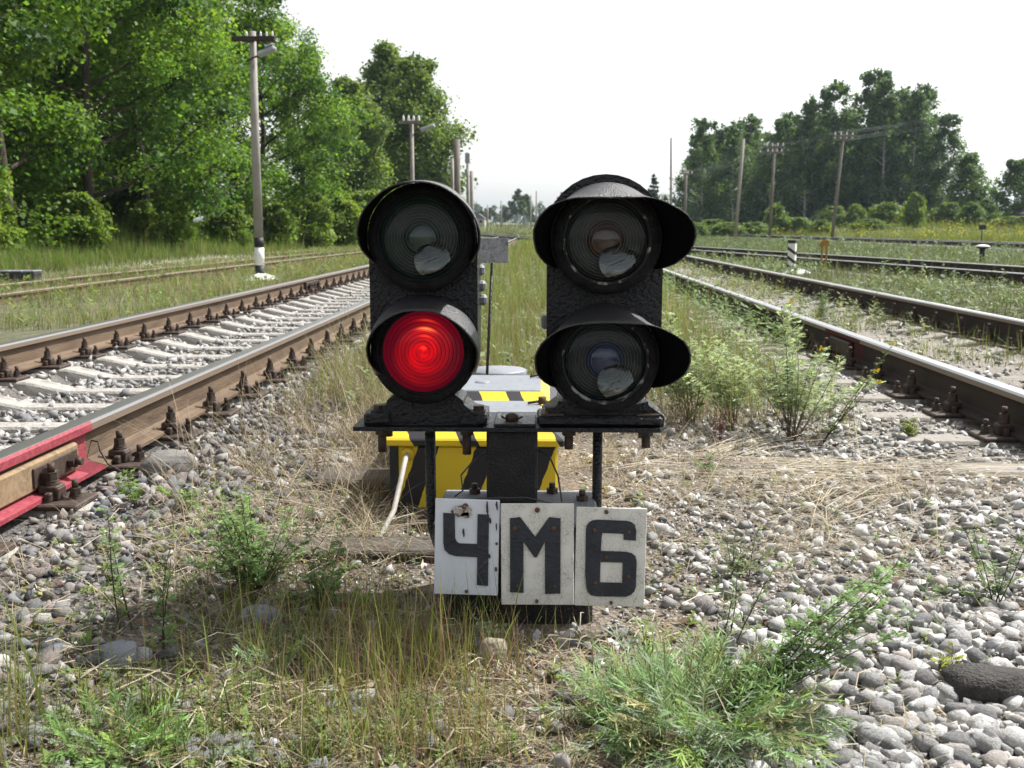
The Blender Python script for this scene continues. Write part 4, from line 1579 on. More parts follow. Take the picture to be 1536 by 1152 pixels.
def simple_pole(name, label, x, y, ztop, r0, r1, material, group, arms=(), lean=(0, 0), lamp=False, ins=True, extras=()):
    g = float(gz(x, y))
    p = thing(name, label, 'pole', (x, y, g), group)
    MB().tube([(x, y, g - .2), (x + lean[0], y + lean[1], ztop)], [r0, r1], 10).build('shaft', material, p)
    for (dz, hw) in arms:
        t = (ztop - dz - g) / (ztop - g)
        cx_ = x + lean[0] * t
        MB().box(cx_ - hw, cx_ + hw, y - r0 - .10, y - r0, ztop - dz - .06, ztop - dz + .06, 0, .01).build('crossarm', m_polewood, p)
        if ins:
            nI = 4
            for k in range(nI):
                dx = -hw + .12 + k * (2 * hw - .24) / (nI - 1)
                MB().lathe((cx_ + dx, y - r0 - .05, ztop - dz + .06), [(.04, 0), (.05, .05), (.04, .11), (.025, .17), (.01, .19)], 8, 'z').build('insulator', m_insul, p)
    if lamp:
        MB().tube([(x, y, ztop - .55), (x + .35, y - .1, ztop - .40)], .03, 6).build('lamp_arm', m_iron, p)
        q = MB().box(-.28, .28, -.13, .13, -.07, .07, 0, .04, Matrix.Translation((x + .6, y - .15, ztop - .30)) @ Matrix.Rotation(-.3, 4, 'Y'))
        q.build('lamp_head', m_lampm, p)
    for (dx, z0, z1, w, m_) in extras:
        MB().box(x + dx - w, x + dx + w, y - r0 - .12, y - r0 - .02, z0, z1, 0, .02).build('equipment_case', m_, p)
    return p


grpL = 'poles along the left track'
simple_pole('lamp_pole', 'lamp pole with three insulators before the round trees', -4.75, 38, 4.78, .085, .07, m_pole, grpL, ((.1, .40),), lamp=True)
simple_pole('pole', 'thick brown pole just right of the round trees', -4.08, 50, 5.1, .17, .15, m_polewood, grpL)
simple_pole('pole', 'thin pole leaning against the thick brown pole', -4.35, 50.4, 4.2, .10, .08, m_pole, grpL)
simple_pole('pole', 'slim grey pole with short arm near the skyline gap', -4.65, 58, 5.3, .085, .07, m_pole, grpL, ((.18, .28),), ins=False)
simple_pole('pole', 'tall pole carrying two long equipment cases', -4.5, 63, 5.4, .11, .09, m_pole, grpL, extras=((0, 4.75, 5.35, .15, m_lampm), (-.08, 4.0, 4.4, .10, m_lampm)))
simple_pole('pole', 'shorter dark pole touching the equipment pole', -4.4, 65, 4.4, .13, .12, m_pole, grpL)

grpR = 'telegraph poles before the right grove'


def rp(px, Y):
    return (px - 812) / F_PX * Y


def zt(py, Y):
    return CAM_Z + (341 - py) / F_PX * Y


rpoles = [('leaning pale pole without arms before the grove', 1097, 214, 66, (.35, 0), (), .12),
          ('telegraph pole with white insulators, middle of the grove row', 1148, 222, 66, (.1, 0), ((.15, .62), (.50, .55)), .105),
          ('leaning telegraph pole with crossarms, rightmost of the row', 1239, 208, 66, (.42, 0), ((.1, .66), (.32, .66)), .11),
          ('thin bare pole at the left edge of the grove', 1003, 212, 80, (-.15, 0), (), .10),
          ('short double telegraph pole left of the grove', 1023, 258, 92, (0, 0), ((.35, .6),), .14)]
wire_ends = {}
for lab, px, py, Y, lean, arms, rr in rpoles:
    x = rp(px, Y)
    zz = zt(py, Y)
    simple_pole('telegraph_pole', lab, x, Y, zz, rr, rr * .8, m_pole if not arms else m_polewood, grpR, arms, lean)
    wire_ends[px] = (x + lean[0], Y, zz)
x = rp(1023, 92)
m_cw = mat('wire_metal', (0.12, 0.125, 0.13), .8, 0)
k_ = 0
wl_words = ['uppermost', 'second', 'third', 'fourth', 'fifth', 'lowest']
for dz, dx in ((.05, -.6), (.05, -.2), (.05, .2), (.05, .6), (.45, -.5), (.45, .5)):
    A = Vector(wire_ends[1239]) + Vector((dx, -.15, .15 - dz))
    B = Vector(wire_ends[1148]) + Vector((dx, -.15, .05 - dz))
    C2 = Vector(wire_ends[1023]) + Vector((dx, -.15, -.1 - dz))
    D = A + (A - B).normalized() * 60
    pts = []
    for P, Q, sag in ((D, A, .5), (A, B, .12), (B, C2, .35)):
        for k in range(9):
            t = k / 8
            p = P.lerp(Q, t)
            p.z -= sag * 4 * t * (1 - t)
            pts.append(p)
    o = MB().tube(pts, .010, 4, caps=False).build('overhead_wire', m_cw, None, tuple(B))
    tag(o, 'thin overhead wire strung between the telegraph poles, ' + wl_words[k_] + ' of six', 'wire', 'overhead wires at right')
    k_ += 1

# striped post with mound, right
px2, py2 = 4.74, 19.6
g2 = float(gz(px2, py2))
sp = thing('boundary_post', 'white concrete post with black diagonal bands on a white mound', 'post', (px2, py2, g2))
ROTP = Matrix.Translation((px2, py2, 0)) @ Matrix.Rotation(math.radians(-28), 4, 'Z')
MB().box(-.068, .068, -.068, .068, g2 - .1, g2 + .62, 0, .006, ROTP).build('shaft', m_white, sp)
MB().box(-.071, .071, -.071, .071, g2 + .56, g2 + .625, 0, .006, ROTP).build('black_cap_band', m_blk, sp)
for zc in (.10, .26, .43):
    bnd = MB()
    h, w, sl = .032, .0705, .05
    vs = []
    for (xx, yy, sgn_) in ((-w, -w, 1), (w, -w, -1), (w, w, -1), (-w, w, 1)):
        for d in (-h, h):
            vs.append(tuple(ROTP @ Vector((xx, yy, g2 + zc + d + sgn_ * sl))))
    bnd._add(vs, [(0, 2, 3, 1), (2, 4, 5, 3), (4, 6, 7, 5), (6, 0, 1, 7)])
    bnd.build('black_band', m_blk, sp)
mound('whitewashed_mound', px2 + .02, py2 - .05, .36, .10, sp)

# little yellow marker
x0_, y0_ = 5.45, 20.0
g3 = float(gz(x0_, y0_))
m_ochre = mat('ochre_paint', (0.33, 0.19, 0.03), .7, 0, .3, (0.2, 0.11, 0.03), 15)
ym = thing('track_marker', 'small ochre two legged marker by the ladder track', 'marker', (x0_, y0_, g3))
for dx in (-.045, .045):
    MB().box(x0_ + dx - .016, x0_ + dx + .016, y0_ - .016, y0_ + .016, g3 - .05, g3 + .52, 0, .003).build('leg', m_ochre, ym)
MB().prism([(x0_ - .085, g3 + .50), (x0_ + .085, g3 + .50), (x0_ + .085, g3 + .58), (x0_ + .035, g3 + .62), (x0_ - .035, g3 + .62), (x0_ - .085, g3 + .58)], y0_ - .03, y0_ + .03).build('head', m_ochre, ym)

# white topped mushroom post
x1_, y1_ = 11.0, 26.0
g4 = float(gz(x1_, y1_))
mp_ = thing('capped_post', 'short black post with white domed cap at far right', 'post', (x1_, y1_, g4))
MB().tube([(x1_, y1_, g4 - .05), (x1_, y1_, g4 + .34)], .065, 12).build('stem', m_blk, mp_)
MB().lathe((x1_, y1_, g4 + .33), [(.001, 0), (.10, .0), (.175, .05), (.17, .065), (.10, .095), (.001, .11)], 20, 'z', mis=[1, 1, 0, 0, 0]).build('cap', [m_white, m_blk], mp_)
# thin sign on rod, far right
x2_, y2_ = rp(1457, 47), 47.0
g5 = float(gz(x2_, y2_))
ts = thing('rod_sign', 'small dark square sign on a thin rod in the field', 'sign', (x2_, y2_, g5))
MB().tube([(x2_, y2_, g5), (x2_, y2_, .90)], .022, 6).build('rod', m_blk, ts)
MB().box(x2_ - .15, x2_ + .15, y2_ - .04, y2_ + .02, .82, 1.05, 0, .01).build('plate', m_blk, ts)
# low black bin at the far left edge
bx_ = -9.6
by_ = 18.2
g6 = float(gz(bx_, by_))
bn = thing('equipment_case', 'low black trackside case in grass at the left edge', 'equipment case', (bx_, by_, g6))
for dx in (0, .22, .44):
    MB().box(bx_ + dx - .10, bx_ + dx + .10, by_ - .15, by_ + .15, g6 - .03, g6 + .22, 0, .02).build('case', m_blk, bn)
    MB().box(bx_ + dx - .105, bx_ + dx + .105, by_ - .16, by_ + .16, g6 + .221, g6 + .25, 0, .012).build('lid', m_greyp, bn)

# far buildings
m_wall = mat('far_house_wall', (0.42, 0.38, 0.33), .9, 0, .2, (0.33, 0.30, 0.27), 2)
m_roof = mat('far_house_roof', (0.14, 0.13, 0.135), .8, 0, .2, (0.10, 0.095, 0.10), 2)


def house(label, x, y, w, d, h, rh, wall=m_wall):
    g = float(gz(x, y))
    r = thing('far_house', label, 'house', (x, y, g))
    MB().box(x - w, x + w, y, y + d, g - .2, g + h).build('wall', wall, r)
    MB().prism([(x - w - .2, g + h), (x + w + .2, g + h), (x, g + h + rh)], y - .2, y + d + .2).build('roof', m_roof, r)
    for dx in (-.4, .4):
        MB().box(x + dx * w - .3, x + dx * w + .3, y - .04, y - .005, g + h * .4, g + h * .8).build('window', m_blk, r)


house('tiny pale gabled house far away between the signal heads', rp(718, 215), 215, 1.3, 5, 1.5, 1.1)
xs_ = rp(1552, 95)
house('grey shed with low roof at the right picture edge', xs_, 95, 1.35, 5, 1.1, .9, mat('shed_grey', (0.2, 0.2, 0.22), .8))

# ------------------------------------------------------------------ vegetation
m_leaf = leaf_mat('leaf', 0.50, tint=(1.4, 1.3, .6))
m_grass = leaf_mat('grass_blade', 0.35, 0.6, 0.2, (1.15, 1.1, 0.8))
m_straw = leaf_mat('straw', 0.2, 0.7, 0.2, (1.0, 1.0, 0.9))
m_weed = leaf_mat('weed_leaf', 0.35, 0.6, 0.2, (1.15, 1.15, 0.75))
m_bark = mat('bark_grey_brown', (0.075, 0.06, 0.048), .95, 0, .1, (0.045, 0.036, 0.03), 6, .7, 25, stretch=(3, 3, .6))
m_birch = mat('bark_birch', (0.52, 0.50, 0.47), .9, 0, .1, (0.10, 0.09, 0.085), 3, .4, 20, lo=.52, hi=.62, stretch=(1, 1, 2.5))


def blades(x, y, h, w, cb, ct, lean=0.35, seg=2, z=None, curl=0.5, flat=0.0):
    """grass blades: base points, height, width, base / tip colours (n,3)"""
    n = len(x)
    z = gz(x, y) if z is None else z
    a = rng.uniform(0, 2 * PI, n)
    ln = np.abs(rng.normal(0, lean, n)) + flat
    dx, dy = np.cos(a) * ln, np.sin(a) * ln
    sa = a + PI / 2 + rng.normal(0, .6, n)
    sx, sy = np.cos(sa), np.sin(sa)
    lv = []
    cols = []
    for k in range(seg + 1):
        t = k / seg
        hz = h * (t - flat * 0.5 * t * t) / np.sqrt(1 + ln ** 2)
        hz = np.maximum(hz, .002)
        off = h * (t * (1 - curl) + curl * t * t)
        ww = w * (1 - t) ** 0.7 * 0.5
        px, py, pz = x + dx * off, y + dy * off, z + hz
        col = cb * (1 - t) + ct * t
        if k < seg:
            lv.append(np.stack([px - sx * ww, py - sy * ww, pz], 1))
            lv.append(np.stack([px + sx * ww, py + sy * ww, pz], 1))
            cols += [col, col]
        else:
            lv.append(np.stack([px, py, pz], 1))
            cols.append(col)
    nv = 2 * seg + 1
    V = np.stack(lv, 1).reshape(-1, 3)
    Cc = np.stack(cols, 1).reshape(-1, 3)
    base = (np.arange(n) * nv)[:, None]
    quads = [base + np.array([2 * k, 2 * k + 1, 2 * k + 3, 2 * k + 2]) for k in range(seg - 1)]
    Q = np.concatenate(quads) if quads else np.zeros((0, 4), int)
    T = base + np.array([2 * seg - 2, 2 * seg - 1, 2 * seg])
    return V, Q, T, Cc


class Soup:
    def __init__(s):
        s.V, s.Q, s.T, s.C, s.n = [], [], [], [], 0

    def add(s, V, Q, T, C):
        s.V.append(V)
        s.C.append(C)
        if len(Q):
            s.Q.append(Q + s.n)
        if len(T):
            s.T.append(T + s.n)
        s.n += len(V)
        return s

    def build(s, name, m, parent=None, off=None):
        V = np.concatenate(s.V)
        if off is not None:
            V = V - np.asarray(off)
        F = []
        if s.Q:
            F.append(np.concatenate(s.Q))
        if s.T:
            F.append(np.concatenate(s.T))
        o = add_obj(name, np_mesh(name, V, F, m, np.clip(np.concatenate(s.C), 0.003, .9)), parent)
        if off is not None and parent is None:
            o.location = off
        return o


def jit(col, n, s=0.18):
    c = np.tile(np.array(col, float), (n, 1))
    return c * np.exp(rng.normal(0, s, (n, 1))) * np.exp(rng.normal(0, s * .35, (n, 3)))


def pick(cols, n, s=.15):
    arr = np.array(cols, float)[rng.integers(0, len(cols), n)]
    return arr * np.exp(rng.normal(0, s, (n, 1)))


def region(n, x0, x1, y0, y1, dens=None, p=1.0):
    u = rng.random(n)
    ys = y0 * (y1 / y0) ** u
    if callable(x0):
        lo, hi = x0(ys), x1(ys)
    else:
        lo, hi = x0, x1
    xs = lo + (hi - lo) * rng.random(n)
    k = np.ones(n, bool)
    if dens is not None:
        k = rng.random(n) < dens(xs, ys)
    return xs[k], ys[k]


def off_rails(xs, ys, m=.10):
    k = np.ones(len(xs), bool)
    for r in (LX0, LX1, RX0, RX1):
        k &= np.abs(xs - r) > m
    k &= (np.abs(xs - t3x(ys) + .8) > 1.35) | (rng.random(len(xs)) < .12)
    k &= (np.abs(xs - t4x(ys) - .6) > 1.9) | (rng.random(len(xs)) < .15)
    k &= ~((xs > -.52) & (xs < .09) & (ys > 3.12) & (ys < 4.33))
    k &= ~((xs > -.34) & (xs < .2) & (ys > 2.2) & (ys < 2.66))
    k &= np.hypot(xs - 4.76, ys - 19.2) > .75
    k &= np.hypot(xs - px_ - .05, ys - py_ + .2) > .6
    k &= ~((np.abs(xs + .2) < .15) & (np.abs(ys - 4.62) < .15))
    return k


def grass_patch(sp, n, x0, x1, y0, y1, h, w, cb, ct, dens=None, lean=.35, wk=.00055, seg=2, hv=.35, flat=0.0):
    xs, ys = region(n, x0, x1, y0, y1, dens)
    k = off_rails(xs, ys)
    xs, ys = xs[k], ys[k]
    m = len(xs)
    hh = h * np.exp(rng.normal(0, hv, m)) * (0.6 + 0.8 * fnoise(xs, ys, .8))
    ww = np.maximum(w * np.exp(rng.normal(0, .3, m)), ys * wk)
    i = rng.integers(0, len(cb), m)
    B = np.array(cb, float)[i] * np.exp(rng.normal(0, .18, (m, 1)))
    Tc = np.array(ct, float)[i] * np.exp(rng.normal(0, .18, (m, 1)))
    big = 0.75 + 0.5 * fnoise(xs, ys, .5)[:, None]
    sp.add(*blades(xs, ys, hh, ww, B * big, Tc * big, lean, seg, flat=flat))


YG_B = [(.14, .13, .05), (.10, .12, .035), (.17, .145, .07)]
YG_T = [(.25, .32, .08), (.19, .30, .05), (.33, .34, .13)]
DRY_B = [(.22, .17, .10), (.30, .24, .15), (.17, .13, .085)]
DRY_T = [(.37, .32, .21), (.43, .38, .26), (.30, .235, .16)]
RED_B = [(.24, .12, .10), (.28, .19, .11), (.20, .15, .10), (.20, .17, .07)]
RED_T = [(.24, .34, .07), (.30, .35, .10), (.38, .24, .17), (.22, .33, .06)]
GR_B = [(.05, .075, .02), (.07, .09, .025)]
GR_T = [(.12, .20, .035), (.16, .23, .05)]

# centre strip behind the boxes
sp = Soup()
nb = lambda a, b2: sstep(4.3, 5.6, b2) * (0.35 + .65 * (fnoise(a, b2, .9) > .36)) * sstep(-1.35, -1.05, a)
grass_patch(sp, 16000, -1.35, 1.45, 4.2, 14, .20, .004, YG_B, YG_T, nb, .4)
grass_patch(sp, 12000, -1.2, 1.75, 11, 110, .26, .006, YG_B, YG_T, None, .35)
grass_patch(sp, 3000, -1.25, 1.4, 4.0, 12, .24, .0035, DRY_B, DRY_T, nb, .45)
o = sp.build('centre_grass', m_grass)
tag(o, 'yellow green grass strip between the two tracks', 'grass', None, 'stuff')

# verge between left track and siding, and around the siding
sp = Soup()
vd = lambda a, b2: (.25 + .75 * (fnoise(a, b2, .55) > .40)) * sstep(-3.55, -4.3, a)
grass_patch(sp, 30000, -10.3, -3.5, 9.5, 60, .15, .005, YG_B + [(.08, .11, .03)] * 2, YG_T + [(.16, .24, .05)] * 2, vd, .5)
grass_patch(sp, 6000, -9.5, -3.6, 9.5, 40, .17, .004, DRY_B, DRY_T, vd, .5)
o = sp.build('verge_grass', m_grass)
tag(o, 'mixed green and dry grass verge around the far-left siding', 'grass', None, 'stuff')

# tall grass bank before the left wood
sp = Soup()
bank = lambda a, b2: sstep(-10.3, -11.4, a + .8 * (fnoise(a, b2, .4) - .5))
grass_patch(sp, 46000, -18, -10.2, 15, 75, .36, .008, [(.055, .095, .02), (.07, .105, .022), (.09, .105, .03)], [(.14, .28, .035), (.19, .32, .045), (.25, .31, .08)], bank, .28)
grass_patch(sp, 5000, -13, -10.0, 15, 70, .34, .005, DRY_B, [(.30, .28, .14), (.26, .26, .11), (.22, .24, .09)], bank, .3)
o = sp.build('bank_grass', m_grass)
tag(o, 'tall lush grass bank along the left wood', 'grass', None, 'stuff')

# right of the right track: strips between the rails and the flowering field
sp = Soup()
grass_patch(sp, 9000, 2.15, 3.6, 6, 60, .10, .004, YG_B, YG_T, lambda a, b2: (fnoise(a, b2, .8) > .47) * 1.0, .5)
grass_patch(sp, 30000, lambda y_: 3.75 + 0 * y_, lambda y_: np.maximum(t3x(y_) + .2, 4.0), 8, 80, .16, .005, [(.075, .09, .04), (.10, .11, .05)], [(.17, .21, .09), (.23, .25, .12), ][:2], lambda a, b2: .4 + .6 * (fnoise(a, b2, .7) > .40), .4)
grass_patch(sp, 34000, lambda y_: t3x(y_) + .15, lambda y_: t4x(y_) - .2, 12, 110, .17, .005, [(.07, .095, .04), (.09, .11, .045)], [(.15, .21, .08), (.20, .24, .10)], None, .4)
o = sp.build('strip_grass', m_grass)
tag(o, 'grey green grass growing between the right-hand tracks', 'grass', None, 'stuff')

sp = Soup()
fl = lambda y_: t4x(y_) + 1.9
fh = lambda y_: 20 + y_ * .55
grass_patch(sp, 42000, fl, fh, 27, 125, .42, .008, [(.075, .10, .025), (.10, .115, .03)], [(.19, .25, .05), (.27, .28, .06)], None, .3)
xs, ys = region(1500, fl, fh, 30, 110, lambda a, b2: (fnoise(a, b2, .22) > .5) * 1.0)
m = len(xs)
for k in range(3):     # yellow flower heads
    aa = rng.uniform(0, 2 * PI, m)
    r_ = rng.uniform(.03, .09, m)
    zz = gz(xs, ys) + rng.uniform(.35, .85, m)
    cx_, cy_ = xs + rng.normal(0, .12, m), ys + rng.normal(0, .12, m)
    P = []
    for j in range(4):
        t = aa + j * PI / 2
        P.append(np.stack([cx_ + r_ * np.cos(t), cy_ + r_ * .4 * np.sin(t), zz + r_ * .8 * np.sin(t)], 1))
    Vv = np.stack(P, 1).reshape(-1, 3)
    Qq = (np.arange(m) * 4)[:, None] + np.arange(4)
    sp.add(Vv, Qq, np.zeros((0, 3), int), np.repeat(pick([(.55, .50, .03), (.62, .56, .05), (.45, .44, .05)], m), 4, 0))
o = sp.build('flowering_meadow', m_grass)
tag(o, 'yellow flowering meadow between the far track and the grove', 'meadow', None, 'stuff')

# far plain grass
sp = Soup()
grass_patch(sp, 9000, lambda y_: -.12 * y_, lambda y_: .12 * y_, 95, 330, .45, .05, [(.09, .105, .04)], [(.20, .22, .09), (.24, .23, .12)][:1], None, .3, .0008)
o = sp.build('far_grass', m_grass)
tag(o, 'pale grass plain far off between the heads', 'grass', None, 'stuff')

# near dry and reddish grass
sp = Soup()
zone = lambda cx, cy, rx, ry: (lambda a, b2: np.exp(-((a - cx) / rx) ** 2 - ((b2 - cy) / ry) ** 2))
for (cx, cy, rx, ry, n, h, cb, ct) in ((-.24, 2.04, .17, .24, 1500, .085, RED_B, RED_T), (-.45, 1.95, .20, .22, 700, .075, RED_B, RED_T),
                                       (-.20, 1.72, .18, .12, 550, .06, RED_B, RED_T), (-.29, 2.22, .07, .10, 420, .10, RED_B, RED_T),
                                       (-.62, 2.25, .20, .2, 700, .07, YG_B, YG_T), (-.75, 1.75, .16, .12, 900, .05, GR_B, GR_T), (-.40, 1.66, .25, .08, 700, .045, GR_B, GR_T),
                                       (-.93, 1.62, .05, .10, 160, .14, YG_B, YG_T)):
    xs, ys = rng.normal(cx, rx * .7, n), rng.normal(cy, ry * .7, n)
    # clumped
    ck = max(4, n // 22)
    ci = rng.integers(0, ck, n)
    lo_ = rng.random(n) < .5
    xs = np.where(lo_, rng.normal(cx, rx * .9, n), rng.normal(cx, rx * .7, ck)[ci] + rng.normal(0, .018, n))
    ys = np.where(lo_, rng.normal(cy, ry * .9, n), rng.normal(cy, ry * .7, ck)[ci] + rng.normal(0, .018, n))
    k = off_rails(xs, ys)
    xs, ys = xs[k], ys[k]
    m = len(xs)
    i = rng.integers(0, len(cb), m)
    hh = h * np.exp(rng.normal(0, .5, m))
    sp.add(*blades(xs, ys, hh, np.exp(rng.normal(-6.2, .42, m)), np.array(cb)[i] * np.exp(rng.normal(0, .2, (m, 1))),
                   np.array(ct)[i % len(ct)] * np.exp(rng.normal(0, .2, (m, 1))), .38, 3))
o = sp.build('red_stemmed_grass', m_grass)
tag(o, 'reddish green upright grass in front of the letter plates', 'grass', None, 'stuff')

sp = Soup()
for (cx, cy, rx, ry, n, h, fl_) in ((-.60, 3.7, .30, .9, 3000, .13, .9), (-.80, 2.6, .30, .4, 1300, .10, 1.2), (-.15, 1.95, .40, .35, 1700, .05, 1.6), (.95, 3.45, .45, .10, 420, .20, 2.6),
                                    (.55, 2.9, .22, .6, 420, .09, 1.8), (.40, 3.8, .3, .5, 800, .10, 1.4), (-.55, 4.6, .35, .6, 1800, .18, .5), (.5, 4.8, .6, .5, 1500, .15, .8),
                                    (-.9, 5.6, .35, 1.2, 2200, .18, .5), (.9, 3.0, .25, .25, 160, .22, 2.8), (-.7, 1.9, .35, .3, 900, .05, 2.0), (0.0, 1.75, .5, .2, 1000, .04, 2.2)):
    ck = max(4, n // 14)
    ci = rng.integers(0, ck, n)
    xs = rng.normal(cx, rx * .8, ck)[ci] + rng.normal(0, .03, n)
    ys = rng.normal(cy, ry * .8, ck)[ci] + rng.normal(0, .03, n)
    k = off_rails(xs, ys) & (xs > -1.5) & (ys > 1.3)
    xs, ys = xs[k], ys[k]
    m = len(xs)
    i = rng.integers(0, 3, m)
    sp.add(*blades(xs, ys, h * np.exp(rng.normal(0, .4, m)), np.maximum(rng.uniform(.0014, .003, m), ys * .0006), np.array(DRY_B)[i] * np.exp(rng.normal(0, .2, (m, 1))),
                   np.array(DRY_T)[i] * np.exp(rng.normal(0, .2, (m, 1))), .45, 3, flat=min(fl_, 2.2) * .55, z=gz(xs, ys) + rng.uniform(0, .02, m)))
o = sp.build('dry_straw', m_straw)
tag(o, 'bleached straw lying on the gravel around the signal', 'straw', None, 'stuff')


def lay_straw(sp, n, cx, cy, rx, ry, ang, L, sa=.25):
    xs, ys = rng.normal(cx, rx, n), rng.normal(cy, ry, n)
    a = ang + rng.normal(0, sa, n)
    l_ = L * np.exp(rng.normal(0, .35, n))
    w = rng.uniform(.0005, .0013, n)
    z0 = gz(xs, ys) + rng.uniform(.008, .035, n)
    z1 = gz(xs + np.cos(a) * l_, ys + np.sin(a) * l_) + rng.uniform(.008, .04, n)
    zm = (z0 + z1) / 2 + rng.uniform(-.004, .02, n)
    P, Cc = [], []
    col = pick([(.36, .32, .23), (.44, .40, .31), (.27, .22, .16), (.33, .27, .20)], n, .25)
    bend = rng.normal(0, .035, n) * l_
    for t, z in ((0, z0), (.5, zm), (1, z1)):
        bx_, by__ = xs + np.cos(a) * l_ * t - np.sin(a) * bend * 4 * t * (1 - t), ys + np.sin(a) * l_ * t + np.cos(a) * bend * 4 * t * (1 - t)
        for sg in (-1, 1):
            P.append(np.stack([bx_ - np.sin(a) * w * sg, by__ + np.cos(a) * w * sg, z + .0006 * sg], 1))
    V = np.stack(P, 1).reshape(-1, 3)
    b6 = (np.arange(n) * 6)[:, None]
    sp.add(V, np.concatenate([b6 + np.array([0, 1, 3, 2]), b6 + np.array([2, 3, 5, 4])]), np.zeros((0, 3), int), np.repeat(col, 6, 0))


sp = Soup()
lay_straw(sp, 120, .72, 3.74, .28, .10, .05, .34, .30)
lay_straw(sp, 60, 1.25, 3.82, .28, .09, .0, .34, .25)
lay_straw(sp, 45, .95, 3.22, .08, .12, .75, .22, .3)
lay_straw(sp, 40, .72, 4.0, .06, .06, .9, .32, .15)
lay_straw(sp, 190, -.72, 3.3, .25, .7, .2, .16, 1.2)
lay_straw(sp, 120, -.80, 2.4, .22, .45, .1, .11, 1.2)
lay_straw(sp, 420, -.20, 1.95, .40, .28, .3, .050, 1.5)
lay_straw(sp, 150, .30, 2.8, .35, .6, .3, .08, 1.5)
lay_straw(sp, 50, 1.0, 2.6, .4, .5, .3, .07, 1.5)
o = sp.build('fallen_straw', m_straw)
tag(o, 'pale fallen straw lying across the gravel right of the signal', 'straw', None, 'stuff')

# crumbs of dead leaf and bark on the dirt
sp = Soup()
n = 9000
xs = np.concatenate([rng.normal(-.2, .45, n // 2), rng.uniform(-1.3, 1.2, n - n // 2)])
ys = np.concatenate([rng.normal(2.0, .5, n // 2), 1.5 * (3.4 ** rng.random(n - n // 2))])
k = off_rails(xs, ys) & (ys > 1.4)
xs, ys = xs[k], ys[k]
n = len(xs)
a = rng.uniform(0, 2 * PI, n)
l_ = np.exp(rng.normal(-4.9, .5, n))
z = gz(xs, ys) + rng.uniform(.002, .010, n)
P = [np.stack([xs + np.cos(a + j * PI / 2) * l_ * (1 if j % 2 == 0 else .35), ys + np.sin(a + j * PI / 2) * l_ * (1 if j % 2 == 0 else .35), z + rng.normal(0, .25, n) * l_ + .002], 1) for j in range(4)]
sp.add(np.stack(P, 1).reshape(-1, 3), (np.arange(n) * 4)[:, None] + np.arange(4), np.zeros((0, 3), int),
       np.repeat(pick([(.10, .065, .045), (.20, .14, .09), (.30, .24, .17), (.16, .08, .055), (.40, .36, .29), (.09, .10, .04)], n, .2), 4, 0))
o = sp.build('dead_litter', m_straw)
tag(o, 'brown crumbs of dead leaves on the dirt', 'litter', None, 'stuff')


